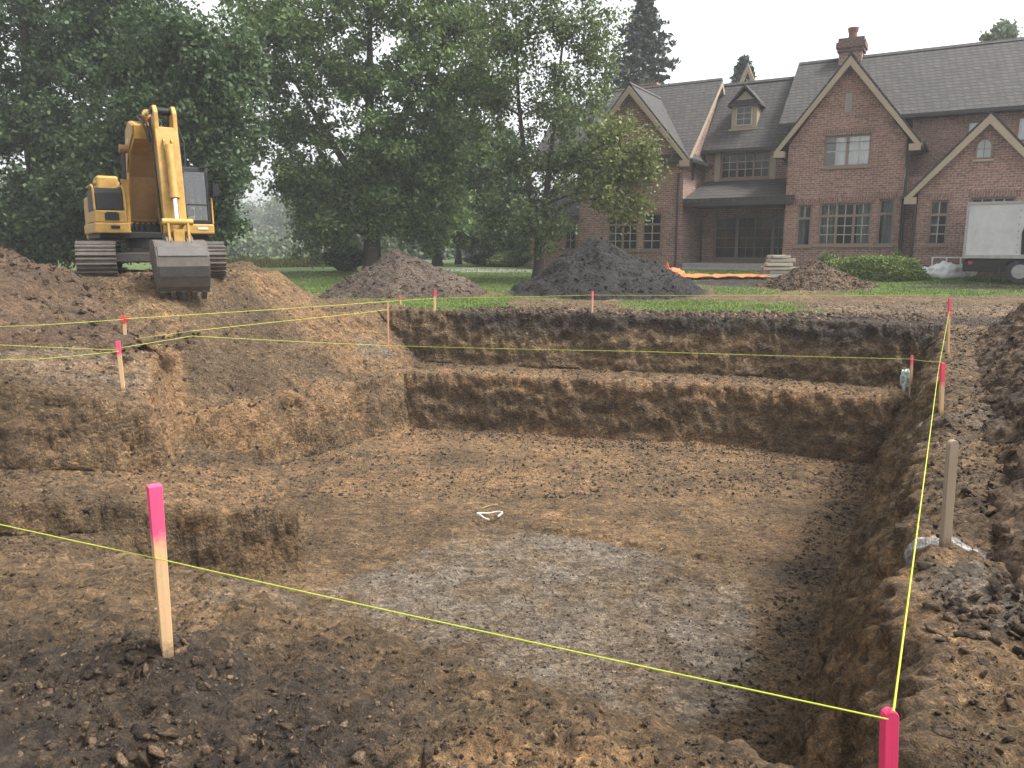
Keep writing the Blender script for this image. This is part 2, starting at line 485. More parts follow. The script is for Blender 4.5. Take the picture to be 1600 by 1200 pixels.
def glass_mat(name, tint, refl=0.0, wav=0.15):
    m, nt, nd, lk, p = new_mat(name)
    nd.remove(p)
    tr = N(nt, "ShaderNodeBsdfTransparent"); tr.inputs[0].default_value = (*tint, 1)
    gl = N(nt, "ShaderNodeBsdfGlossy"); gl.inputs["Roughness"].default_value = 0.03
    tc = N(nt, "ShaderNodeTexCoord").outputs["Object"]
    b = N(nt, "ShaderNodeBump"); b.inputs["Strength"].default_value = wav; b.inputs["Distance"].default_value = 0.01
    lk.new(noise(nt, tc, 1.7, 2), b.inputs["Height"]); lk.new(b.outputs[0], gl.inputs["Normal"])
    fr = N(nt, "ShaderNodeFresnel"); fr.inputs[0].default_value = 1.5
    mx = N(nt, "ShaderNodeMixShader")
    lk.new(math_n(nt, 'ADD', fr.outputs[0], refl, True), mx.inputs[0]); lk.new(tr.outputs[0], mx.inputs[1]); lk.new(gl.outputs[0], mx.inputs[2])
    lk.new(mx.outputs[0], nd["Material Output"].inputs["Surface"])
    return m
M_glass = glass_mat("window_glass", (0.5, 0.55, 0.53), 0.0, 0.05)

M_glass_clear = glass_mat("clear_glass", (0.92, 0.95, 0.95), 0.08, 0.05)
HOUSE = empty("brick_house", (14.76, 34.0, 0.0), R(-30))
tag(HOUSE, "large brown brick house with steep grey shingle gables behind the pit", "house")
ZB = 0.35      # walls start in the ground

def wall_panel(u0, u1, z0, z1, v, openings, mb, depth=0.16, side=None):
    """front-facing wall at depth v with real openings and reveals; side swaps to a wall along v at u=side"""
    us = sorted({u0, u1, *[o[0] for o in openings], *[o[1] for o in openings]})
    zs = sorted({z0, z1, *[o[2] for o in openings], *[o[3] for o in openings]})
    for a, b in zip(us[:-1], us[1:]):
        for c, d in zip(zs[:-1], zs[1:]):
            if any(o[0] <= a + 1e-6 and b <= o[1] + 1e-6 and o[2] <= c + 1e-6 and d <= o[3] + 1e-6 for o in openings): continue
            mb.poly([(a, v, c), (b, v, c), (b, v, d), (a, v, d)])
    for a, b, c, d in openings:
        w = v + depth
        mb.poly([(a, v, c), (a, w, c), (a, w, d), (a, v, d)]); mb.poly([(b, v, c), (b, v, d), (b, w, d), (b, w, c)])
        mb.poly([(a, v, c), (b, v, c), (b, w, c), (a, w, c)]); mb.poly([(a, v, d), (a, w, d), (b, w, d), (b, v, d)])

def window(u0, u1, z0, z1, v, lights, transom=None, rows=3, cols=2, tcols=None, curtain=0, cmat=None, parent=None, sill=True, name="window", label=None):
    """lights: number of casements; glass sits behind the frame and a dark room stands behind it"""
    fw = 0.075
    vf = v + 0.07
    m = MB()
    m.box(u0, u1, vf, vf + .09, z0, z0 + fw); m.box(u0, u1, vf, vf + .09, z1 - fw, z1)
    us = np.linspace(u0, u1, lights + 1)
    zt = None if transom is None else z1 - transom * (z1 - z0)
    for i, u in enumerate(us):
        a = u0 if i == 0 else (u1 - fw if i == lights else u - fw * .7); b = a + (fw if i in (0, lights) else fw * 1.4)
        m.box(a, b, vf + .003, vf + .087, z0 + fw, z1 - fw)
    if zt is not None:
        m.box(u0 + fw, u1 - fw, vf - .004, vf + .083, zt - .05, zt + .05)
    w = m.build(name, M_frame, parent or HOUSE)
    if label: w["label"] = label
    mm = MB()
    bw = 0.016
    for i in range(lights):
        a, b = us[i] + fw * (1 if i == 0 else .7), us[i + 1] - fw * (1 if i == lights - 1 else .7)
        zones = [(z0 + fw, z1 - fw, rows, cols)] if zt is None else [(z0 + fw, zt - .05, rows, cols), (zt + .05, z1 - fw, 1, tcols or cols)]
        for c, d, rr, cc in zones:
            for k in range(1, cc):
                u = a + (b - a) * k / cc; mm.box(u - bw, u + bw, vf + .02, vf + .055, c, d)
            for k in range(1, rr):
                z = c + (d - c) * k / rr; mm.box(a, b, vf + .024, vf + .051, z - bw, z + bw)
    if mm.v: mm.build("glazing_bars", M_muntin, w)
    g = MB(); g.poly([(u0 + .03, vf + .038, z0 + .03), (u1 - .03, vf + .038, z0 + .03), (u1 - .03, vf + .038, z1 - .03), (u0 + .03, vf + .038, z1 - .03)])
    g.build("glass", M_glass_clear if cmat else M_glass, w)
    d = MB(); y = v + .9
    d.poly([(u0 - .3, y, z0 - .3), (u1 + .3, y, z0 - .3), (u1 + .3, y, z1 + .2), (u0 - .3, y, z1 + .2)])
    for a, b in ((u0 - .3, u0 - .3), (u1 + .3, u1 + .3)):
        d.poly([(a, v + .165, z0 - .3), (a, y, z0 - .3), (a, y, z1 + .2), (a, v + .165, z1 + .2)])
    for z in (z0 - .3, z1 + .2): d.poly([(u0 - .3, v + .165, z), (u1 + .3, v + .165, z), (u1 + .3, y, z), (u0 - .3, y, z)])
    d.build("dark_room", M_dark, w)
    if curtain:
        spans = {1: [(u0, u0 + .28 * (u1 - u0)), (u1 - .28 * (u1 - u0), u1)], 2: [(u0, u1)], 3: [(u0 + .1 * (u1-u0), u0 + .55 * (u1 - u0))], 4:[(u0 + .25*(u1-u0), u1)]}[curtain]
        for a, b in spans:
            c = MB()
            n = max(6, int((b - a) / .05)); pts = []
            for k in range(n + 1):
                u = a + (b - a) * k / n; pts.append((u, v + (.20 if cmat else .33) + .035 * math.sin(k * 1.7) + .01 * math.sin(k * 4.1)))
            for (ua, va), (ub, vb) in zip(pts[:-1], pts[1:]):
                c.poly([(ua, va, z0), (ub, vb, z0), (ub, vb, z1), (ua, va, z1)])
            c.build("curtain", cmat or M_curtain, w)  # with cmat, a whitened sheet in place of reflected sky
    if sill:
        MB().box(u0 - .08, u1 + .08, v - .07, v + .12, z0 - .11, z0 - .003).build("sill", M_frame, w, bevel=.01)
    return w

def lintel(u0, u1, z, v, h=.26):
    MB().box(u0 - .12, u1 + .12, v - .018, v + .10, z, z + h).build("soldier_course", M_soldier, HOUSE)

def gable_front(uc, hw, zc, slope, v, mb):
    """brick triangle above the eave line zc, walls at uc +/- hw"""
    mb.poly([(uc - hw, v, zc), (uc + hw, v, zc), (uc, v, zc + slope * hw)])

def gable_roof_v(uc, hr, ze, za, v0, v1, th=.13, name="roof", board=True, v_in=None):
    """roof with its ridge running into the house (along v)"""
    m = MB()
    for s in (-1, 1):
        dz = (za - ze)
        m.hexa([(uc + s * hr, v0, ze - th), (uc, v0, za - th), (uc, v1, za - th), (uc + s * hr, v1, ze - th),
                (uc + s * hr, v0, ze), (uc, v0, za), (uc, v1, za), (uc + s * hr, v1, ze)])
    r = m.build(name, M_roof, HOUSE)
    cap = MB().prism([(uc - .13, za - .10), (uc, za + .06), (uc + .13, za - .10)], 'y', v0 - .02, v1).build("ridge_cap", M_roof, r)
    if board:
        b = MB(); w = .27
        for s in (-1, 1):
            sl = (za - ze) / hr
            e = uc + s * (hr - .02)
            b.prism([(e, ze - th + .02), (uc, za - th + .0), (uc, za - th - w * 1.35), (e, ze - th - w * .9 + .0)][::s], 'y', v0 - .045, v0 + .05)
            # boxed foot of the verge
            b.prism([(e + s * .02, ze - .10), (e - s * .42, ze - .10), (e - s * .42, ze - .10 - w), (e + s * .02, ze - .10 - w)][::s], 'y', v0 - .052, v0 + .34)
        b.build("bargeboard", M_trim, r)
        sf = MB()
        for s in (-1, 1):
            e = uc + s * hr
            sf.poly([(e, v0 + .05, ze - th - .02), (uc, v0 + .05, za - th - .02), (uc, v0 + .42, za - th - .02), (e, v0 + .42, ze - th - .02)])
        sf.build("soffit", M_trim, r)
        for s in (-1, 1):
            e = uc + s * (hr + .06)
            MB().box(min(e, e + s * .12), max(e, e + s * .12), v0 + .02, v1, ze - .17, ze - .03).build("gutter", M_gutter, r)
    return r

def slope_roof(u0, u1, ve, ze, vr, zr, th=.13, vb=None, zb=None, name="roof", gutter=True):
    """roof plane(s) with the ridge along u"""
    m = MB()
    m.hexa([(u0, ve, ze - th), (u1, ve, ze - th), (u1, vr, zr - th), (u0, vr, zr - th), (u0, ve, ze), (u1, ve, ze), (u1, vr, zr), (u0, vr, zr)])
    if vb is not None:
        m.hexa([(u0, vr, zr - th), (u1, vr, zr - th), (u1, vb, zb - th), (u0, vb, zb - th), (u0, vr, zr), (u1, vr, zr), (u1, vb, zb), (u0, vb, zb)])
    r = m.build(name, M_roof, HOUSE)
    if vb is not None:
        MB().prism([(vr - .14, zr - .08), (vr, zr + .06), (vr + .14, zr - .08)], 'x', u0 + .01, u1 - .01).build("ridge_cap", M_roof, r)
    if gutter:
        MB().box(u0 + .02, u1 - .02, ve - .13, ve - .005, ze - .17, ze - .04).build("gutter", M_gutter, r)
    return r

# --- main gable
wm = MB()
up = (-1.36, .50, 5.14, 6.45); lo = (-1.38, .74, 1.80, 3.60); ll = (-2.30, -1.70, 1.76, 3.55); lr = (1.00, 1.60, 1.80, 3.72)
wall_panel(-2.85, 1.85, ZB, 6.15, 0, [lo, ll, lr, (up[0], up[1], up[2], 6.15)], wm)
sl = 1.28
wm.poly([(-2.85, 0, 6.15), (up[0], 0, 6.15), (up[0], 0, up[3]), (up[1], 0, up[3]), (up[1], 0, 6.15), (1.85, 0, 6.15), (-.5, 0, 6.15 + sl * 2.35 + .3)])
wm.poly([(1.85, 0, ZB), (1.85, 2.6, ZB), (1.85, 2.6, 6.4), (1.85, 0, 6.4)]); wm.poly([(-2.85, 0, ZB), (-2.85, 0, 6.4), (-2.85, 3.2, 6.4), (-2.85, 3.2, ZB)])
wm.build("wall", M_brick, HOUSE)
gable_roof_v(-.5, 2.90, 5.98, 9.70, -.38, 6.2)
M_blind_glare = plain('blind_sky_glare', (.80, .82, .82), .9, 0, .08, 3)  # pale blind, whitened to paint in sky reflected by the panes
window(*up, 0, 2, None, 2, 2, curtain=4, cmat=M_blind_glare); window(*lo, 0, 3, .30, 3, 2, curtain=1); window(*ll, 0, 1, .32, 1, 1, 2, curtain=3); window(*lr, 0, 1, .32, 1, 1, 1, curtain=4)
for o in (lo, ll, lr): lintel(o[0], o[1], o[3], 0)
lintel(up[0], up[1], up[3], 0)
MB().box(-.66, -.36, -.03, .05, 7.35, 8.15).build("stone_niche", M_stone, HOUSE, bevel=.02)
MB().box(-.62, -.50, -.05, .05, 3.66, 3.82).build("keystone", M_stone, HOUSE)
# --- right one-storey gable wing
wm = MB(); V2 = -1.0
w1 = (2.95 + .0, 3.62, 1.80, 3.55); w2 = (4.35, 5.85, 1.70, 3.62)
ctr, hw = 4.72, 2.22
wall_panel(ctr - hw, ctr + hw, ZB, 4.0, V2, [w1, w2], wm)
gable_front(ctr, hw + .0, 4.0, 1.12, V2, wm)
wm.poly([(ctr - hw, V2, ZB), (ctr - hw, V2, 4.2), (ctr - hw, 2.6, 4.2), (ctr - hw, 2.6, ZB)]); wm.poly([(ctr + hw, V2, ZB), (ctr + hw, 2.6, ZB), (ctr + hw, 2.6, 4.2), (ctr + hw, V2, 4.2)])
wm.build("wall", M_brick, HOUSE)
gable_roof_v(ctr, 2.70, 3.78, 6.82, V2 - .36, 4.5)
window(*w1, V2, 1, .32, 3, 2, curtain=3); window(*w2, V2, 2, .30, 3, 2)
for o in (w1, w2): lintel(o[0], o[1], o[3], V2)
MB().box(1.855, ctr - hw - .004, .30, .42, ZB, 4.6).build("wall", M_brick, HOUSE)  # added wall closing the deep slot, which came out too black
# small arched window in the wing's gable
m = MB()
def arch(u, z0, z1, hw_, n=8):
    return [(u - hw_, z0), (u + hw_, z0)] + [(u + hw_ * math.cos(t), z1 - hw_ + hw_ * math.sin(t)) for t in np.linspace(0, math.pi, n)]
aw = MB().prism(arch(4.62, 5.08, 5.82, .27), 'y', V2 - .05, V2 + .05).build("arched_window", M_frame, HOUSE)
MB().prism(arch(4.62, 5.13, 5.77, .22), 'y', V2 - .058, V2 - .051).build("glass", plain("pale_pane", (0.30, 0.33, 0.33), 0.15, 0, .2, 3), aw)
b = MB(); b.box(4.605, 4.635, V2 - .075, V2 - .06, 5.13, 5.76); b.box(4.41, 4.83, V2 - .073, V2 - .062, 5.43, 5.455); b.build("glazing_bars", M_frame, aw)
MB().box(4.27, 4.97, V2 - .08, V2 + .05, 4.98, 5.06).build("sill", M_trim, aw)
MB().box(4.56, 4.68, V2 - .05, V2 + .05, 5.93, 6.08).build("keystone", M_stone, HOUSE)
# --- main block, right of the big gable
wm = MB()
hw1 = (3.95, 4.75, 6.0, 7.0); hw2 = (5.75, 6.6, 6.05, 7.05)
wall_panel(1.85, 12.5, ZB, 7.35, 2.5, [hw1, hw2], wm)
wm.poly([(12.5, 2.5, ZB), (12.5, 9.5, ZB), (12.5, 9.5, 7.35), (12.5, 6, 10.6), (12.5, 2.5, 7.35)])
wm.poly([(1.85, 9.5, ZB), (12.5, 9.5, ZB), (12.5, 9.5, 7.35), (1.85, 9.5, 7.35)])
wm.build("wall", M_brick, HOUSE)
slope_roof(-3.75, 12.9, 2.05, 7.42, 6.0, 10.86, vb=10.0, zb=7.4)
MB().box(1.9, 12.8, 2.12, 2.5, 7.24, 7.31).build("soffit", M_gutter, HOUSE)
window(*hw1, 2.5, 1, None, 1, 1, curtain=2, cmat=M_blind_glare, sill=False); window(*hw2, 2.5, 1, None, 1, 1, curtain=2, cmat=M_blind_glare, sill=False)
# --- centre: porch, row of three windows, dormer
wm = MB()
tw = (-6.66, -4.25, 5.10, 6.34); pd = (-6.85, -3.35, .98, 3.25)
wall_panel(-7.45, -2.85, ZB, 6.6, 3.0, [tw, pd], wm)
wm.build("wall", M_brick, HOUSE)
MB().poly([(-7.45, 9.5, ZB), (-2.85, 9.5, ZB), (-2.85, 9.5, 6.6), (-7.45, 9.5, 6.6)]).build("back_wall", M_brick, HOUSE)
slope_roof(-7.5, -3.0, 2.55, 6.50, 6.0, 10.22, vb=10.0, zb=6.5)
window(*tw, 3.0, 3, None, 3, 2, label="row of three casement windows under the eave")
MB().box(-7.0, -4.0, 2.9, 2.998, 5.0, 6.44).poly([]) if False else None
ft = MB(); ft.box(-6.95, -6.67, 2.93, 3.02, 4.95, 6.45); ft.box(-4.24, -3.96, 2.93, 3.02, 4.95, 6.45); ft.box(-6.66, -4.25, 2.92, 3.02, 4.93, 4.98); ft.build("window_surround", M_trim, HOUSE)
# French doors with side lights
dr = MB(); vf = 3.07
dr.box(-6.85, -3.35, vf, vf + .09, 3.15, 3.25)
for a, b in ((-6.85, -6.75), (-5.78, -5.62), (-4.84, -4.78), (-4.02, -3.86), (-3.45, -3.35)): dr.box(a, b, vf + .003, vf + .087, .98, 3.15)
for a, b in ((-6.75, -5.78), (-5.62, -4.84), (-4.78, -4.02), (-3.86, -3.45)): dr.box(a, b, vf + .006, vf + .08, .98, 1.22)
door = dr.build("french_doors", M_frame, HOUSE)
g = MB(); g.poly([(-6.8, vf + .04, 1.2), (-3.4, vf + .04, 1.2), (-3.4, vf + .04, 3.2), (-6.8, vf + .04, 3.2)]); g.build("glass", M_glass, door)
b = MB()
for a, c in ((-6.75, -5.78), (-5.62, -4.84), (-4.78, -4.02), (-3.86, -3.45)):
    b.box((a + c) / 2 - .014, (a + c) / 2 + .014, vf + .02, vf + .055, 1.22, 3.15)
    for z in (1.7, 2.18, 2.66): b.box(a, c, vf + .024, vf + .051, z - .014, z + .014)
b.build("glazing_bars", M_frame, door)
hd = MB(); hd.box(-4.87, -4.84 + .03, vf - .05, vf - .005, 1.95, 2.12); hd.build("handle", M_gutter, door)
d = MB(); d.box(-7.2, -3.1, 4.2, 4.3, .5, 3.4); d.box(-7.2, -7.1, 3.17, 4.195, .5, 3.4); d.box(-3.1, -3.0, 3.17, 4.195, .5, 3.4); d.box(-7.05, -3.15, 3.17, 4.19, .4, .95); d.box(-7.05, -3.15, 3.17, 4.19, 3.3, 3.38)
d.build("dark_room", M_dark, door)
pf = MB(); pf.box(-7.42, -2.87, -.35, 2.998, .30, .96); porch_f = pf.build("porch_floor", M_stone, HOUSE, bevel=.02)
st_ = MB(); st_.box(-7.3, -2.95, -.75, -.36, .30, .74); st_.build("step", M_stone, porch_f, bevel=.02)
pr = MB(); pr.hexa([(-7.55, -.12, 3.82), (-2.45, -.12, 3.82), (-2.86, 3.0, 4.86), (-7.3, 3.0, 4.86), (-7.55, -.12, 3.98), (-2.45, -.12, 3.98), (-2.86, 3.0, 5.0), (-7.3, 3.0, 5.0)])
prf = pr.build("porch_roof", M_roof, HOUSE)
MB().box(-7.5, -2.5, -.16, -.02 + .0, 3.62, 3.81).build("fascia", M_gutter, prf)
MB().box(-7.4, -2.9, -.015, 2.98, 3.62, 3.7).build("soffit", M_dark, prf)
# dormer
dm = MB(); du = -5.75
vd = 3.55
dm.box(du - .62, du + .62, vd, 6.0, 7.55, 8.75)
dm.poly([(du - .62, vd, 8.75), (du + .62, vd, 8.75), (du, vd, 9.35)])
dor = dm.build("dormer", M_trim, HOUSE)
rr = MB()
for s in (-1, 1):
    rr.hexa([(du + s * .80, vd - .22, 8.62), (du, vd - .22, 9.50), (du, 6.0, 9.50), (du + s * .80, 6.0, 8.62), (du + s * .80, vd - .22, 8.72), (du, vd - .22, 9.62), (du, 6.0, 9.62), (du + s * .80, 6.0, 8.72)])
rr.hexa([(du - .80, vd - .23, 8.62), (du + .80, vd - .23, 8.62), (du + .05, vd + .7, 9.50), (du - .05, vd + .7, 9.50), (du - .80, vd - .23, 8.70), (du + .80, vd - .23, 8.70), (du + .05, vd + .7, 9.60), (du - .05, vd + .7, 9.60)])
rr.build("dormer_roof", M_roof, dor)
dw = MB(); dw.box(du - .40, du + .40, vd - .05, vd - .003, 7.68, 8.60); dwo = dw.build("dormer_window", M_muntin, dor)
MB().box(du - .34, du + .34, vd - .056, vd - .051, 7.74, 8.54).build("glass", plain("dark_pane", (0.018, 0.022, 0.022), 0.08, 0, .2, 3), dwo)
b = MB(); b.box(du - .012, du + .012, vd - .07, vd - .058, 7.74, 8.54)
for z in (8.0, 8.27): b.box(du - .34, du + .34, vd - .068, vd - .06, z - .012, z + .012)
b.build("glazing_bars", M_muntin, dwo)
MB().box(du - .72, du + .72, vd - .12, vd + .1, 7.46, 7.55).build("sill", M_trim, dor)
# --- left block with its own gable
wm = MB()
gl_ = (-11.45, -8.62, 1.58, 3.36); gu = (-11.1, -9.2, 5.0, 6.1)
uc = -10.31; hw = 2.72
wall_panel(uc - hw, uc + hw, ZB, 6.0, 0, [(gl_[0], -9.85, gl_[2], gl_[3]), (-9.60, gl_[1], gl_[2], gl_[3]), (gu[0], gu[1], gu[2], 6.0)], wm)
wm.poly([(uc - hw, 0, 6.0), (gu[0], 0, 6.0), (gu[0], 0, gu[3]), (gu[1], 0, gu[3]), (gu[1], 0, 6.0), (uc + hw, 0, 6.0), (uc, 0, 6.0 + 1.18 * hw + .15)])
ux = uc + hw        # the wall that faces right
wm.poly([(ux, 0, ZB), (ux, 10, ZB), (ux, 10, 6.0), (ux, 5, 10.2), (ux, .0, 6.0)])
wm.poly([(uc - hw, 0, ZB), (uc - hw, 0, 6.0), (uc - hw, 5, 10.2), (uc - hw, 10, 6.0), (uc - hw, 10, ZB)])
wm.poly([(uc - hw, 10, ZB), (ux, 10, ZB), (ux, 10, 6.0), (uc - hw, 10, 6.0)])
wm.build("wall", M_brick, HOUSE)
gable_roof_v(uc, 3.06, 5.84, 9.50, -.38, 4.2)
slope_roof(uc - 3.0, ux + .28, -.28, 5.86, 5.0, 10.32, vb=10.3, zb=5.86)
vb_ = MB()
vb_.prism([(-.2, 5.72), (5.0, 10.19), (5.0, 9.93), (-.2, 5.46)], 'x', ux + .02, ux + .29)
vb_.prism([(5.0, 10.19), (10.2, 5.72), (10.2, 5.46), (5.0, 9.93)], 'x', ux + .02, ux + .29)
vb_.build("bargeboard", M_trim, HOUSE)
window(gl_[0], -9.85, gl_[2], gl_[3], 0, 2, .30, 3, 2); window(-9.60, gl_[1], gl_[2], gl_[3], 0, 1, .30, 3, 2)
window(*gu, 0, 2, None, 2, 2)
for o in ((gl_[0], -9.85, 3.36), (-9.6, gl_[1], 3.36), (gu[0], gu[1], gu[3])): lintel(*o, 0)
for du_, va, vb2, z0_, z1_ in ((ux - .22, -.10, 0, .4, 5.2), (ux + .1, 1.2, 0, 4.95, 6.0), (1.95, -.02, 0, .4, 5.9), (2.42, V2 - .08, 0, .4, 3.6)):
    MB().tube((du_, va, z0_), (du_, va, z1_), .055, n=8).build("downpipe", M_gutter, HOUSE)
# lean-to on the far left
wm = MB(); wall_panel(-16.2, uc - hw - .003, ZB, 3.3, .6, [(-14.2, -13.5, 1.6, 3.0)], wm)
wm.poly([(-16.2, .6, ZB), (-16.2, .6, 3.3), (-16.2, 6, 3.3), (-16.2, 6, ZB)]); wm.build("wall", M_brick, HOUSE)
lt = MB(); lt.hexa([(-16.5, .2, 3.22), (uc - hw, .2, 3.22), (uc - hw, 4.5, 5.2), (-16.5, 4.5, 5.2), (-16.5, .2, 3.34), (uc - hw, .2, 3.34), (uc - hw, 4.5, 5.34), (-16.5, 4.5, 5.34)]); lt.build("roof", M_roof, HOUSE)
window(-14.2, -13.5, 1.6, 3.0, .6, 1, .3, 2, 2)
# taller roof behind the left block
slope_roof(-19.0, uc - 2.0, 5.0, 6.3, 9.5, 10.6, vb=14.0, zb=6.3, gutter=False)
# chimneys
ch = MB(); cu, cv = -1.30, 6.0
ch.box(cu - .52, cu + .52, cv - .45, cv + .45, 9.3, 11.45)
chim = ch.build("chimney", M_brick, HOUSE)
cp = MB(); cp.box(cu - .60, cu + .60, cv - .53, cv + .53, 11.07, 11.23); cp.box(cu - .66, cu + .66, cv - .59, cv + .59, 11.231, 11.50); cp.box(cu - .58, cu + .58, cv - .51, cv + .51, 11.501, 11.70)
cp.build("chimney_cap", brick_mat("brick_dark", (0.13, 0.075, 0.06), (0.10, 0.055, 0.045), (0.2, 0.16, 0.14)), chim)
MB().tube((cu, cv, 11.65), (cu, cv, 12.17), .20, .20, 14).tube((cu, cv, 12.05), (cu, cv, 12.23), .23, .26, 14).build("chimney_pot", plain("clay", (0.19, 0.10, 0.075), .8), chim)
ch = MB(); ch.box(-12.0, -11.1, 5.5, 6.4, 9.0, 10.5); c2 = ch.build("chimney", M_brick, HOUSE, label=None) if False else ch.build("chimney", M_brick, HOUSE)
MB().box(-12.07, -11.03, 5.42, 6.48, 10.501, 10.62).build("chimney_cap", M_brick, c2)
# bare timber gable end rising behind the ridge
tg = MB(); gu_, gv = -6.6, 7.2
for s in (-1, 1):
    tg.prism([(gu_ + s * .85, 9.5), (gu_ + s * .62, 9.5), (gu_, 11.0), (gu_, 11.45)][::s], 'y', gv, gv + .12)
tg.box(gu_ - .35, gu_ + .35, gv + .02, gv + .10, 10.2, 10.32)
tgo = tg.build("timber_gable", plain("bare_timber", (0.36, 0.29, 0.20), .7), HOUSE)

def lines(*seg):
    out = []
    for s, e, d in seg:
        n = max(1, int(round((e - s) / d)))
        out.append(np.linspace(s, e, n, endpoint=False))
    out.append([seg[-1][1]])
    return np.concatenate(out)
def soil_disp(x, y, z, amp):
    """clods, crumbs and tooth marks, as an offset along the normal"""
    d = 0.055 * ridged(x * 1.7, y * 1.7, z * 2.2, 3) - 0.03 + 0.022 * ridged(x * 6.3, y * 6.3, z * 7.5, 2)
    w, r = worley(x * 4.2, y * 4.2, z * 4.2)
    d = d + (0.45 - w) * 0.075 * (0.25 + r)
    w2, r2 = worley(x * 11.0 + 3, y * 11.0, z * 11.0)
    d = d + (0.45 - w2) * 0.055 * (0.2 + r2)
    d = d + 0.016 * fbm(x * 18, y * 18, z * 18, 2)
    return d * amp
def grid_normals(Px, Py, Pz):
    A = [np.gradient(c, axis=0) for c in (Px, Py, Pz)]; B = [np.gradient(c, axis=1) for c in (Px, Py, Pz)]
    nx = A[1] * B[2] - A[2] * B[1]; ny = A[2] * B[0] - A[0] * B[2]; nz = A[0] * B[1] - A[1] * B[0]
    l = np.sqrt(nx * nx + ny * ny + nz * nz) + 1e-12
    s = np.sign(nz + 1e-9)
    return nx / l * s, ny / l * s, nz / l * s

def in_poly(X, Y, pts):
    """signed distance (m), positive inside, to a convex outline given counter-clockwise"""
    d = np.full(np.shape(X), 99.0)
    for (x0, y0), (x1, y1) in zip(pts, pts[1:] + pts[:1]):
        l = math.hypot(x1 - x0, y1 - y0)
        d = np.minimum(d, ((x1 - x0) * (Y - y0) - (y1 - y0) * (X - x0)) / l)
    return d
def blob(X, Y, cx, cy, rx, ry=None, rot=0.0):
    ry = ry or rx; c, s = math.cos(rot), math.sin(rot)
    x = (X - cx) * c + (Y - cy) * s; y = -(X - cx) * s + (Y - cy) * c
    return 1.0 - np.hypot(x / rx, y / ry)          # >0 inside
PILES = [  # name, label, centre, radii, height, material key
    ("dirt_mound", "tall near-black topsoil mound with a pointed top in front of the brick house", (3.45, 28.3), (3.15, 3.0), 1.93, "black"),
    ("dirt_mound", "grey-brown conical dirt mound in front of the thick tree trunk", (-3.75, 27.6), (2.75, 2.6), 1.52, "grey"),
    ("dirt_mound", "low small brown dirt mound in front of the clipped hedge", (11.2, 28.6), (1.8, 1.5), 0.86, "brown"),
]
GRASS_A = [(-3.4, 20.6), (1.0, 20.4), (1.2, 22.0), (0.4, 23.6), (-2.8, 24.4)]
def grass_mask(X, Y, Z=None):
    a, b = to_ab(X, Y)
    n = 0.9 * fbm(X * 0.45, Y * 0.45, 2.0, 4)
    s = X * 0.25 + Y * 0.968
    g = sstep(23.5, 24.9, s + n * 0.9 - 4.2 * sstep(1.5, 9.0, X))                       # lawn beyond the trodden strip
    strip = sstep(-0.5, 0.7, np.minimum(np.minimum(Y + 0.12 * X - 20.7, 26.5 - Y), -0.2 - X) + n)
    strip2 = sstep(-0.3, 0.5, np.minimum(np.minimum(s - 20.9 - n * .3, 25.6 - s), np.minimum(X - 3.2, 8.2 - X) * 0.5) + n * 0.5)
    g = np.maximum(g, np.maximum(strip, strip2))
    for nme, lab, c, r, h, k in PILES:                       # bare soil round each heap
        g = g * (1 - sstep(-0.34, -0.10, blob(X, Y, c[0], c[1], r[0], r[1]) + n * 0.08))
    g = g * (1 - sstep(-0.2, 0.15, blob(X, Y, 10.2, 29.6, 3.6, 1.3, -0.4) + n * 0.3))   # raked black strip by the small mound
    g = g * (1 - 0.9 * sstep(-0.2, 0.2, blob(X, Y, 16.0, 27.5, 2.2, 0.55, -0.3) + n * 0.35))  # rut in front of the truck
    g = g * (1 - sstep(0.2, -0.6, (X + 3.0) + 0.44 * (22 - Y) * 0 - n) * sstep(24.5, 22.0, Y))
    g = g * sstep(-0.3, 0.5, np.hypot((X + 8.4), (Y - 20.6)) - 5.0 + n)
    g = g * sstep(0.5, 2.0, np.maximum(a - 12.0, b - 8.0) )
    return np.clip(g, 0, 1)

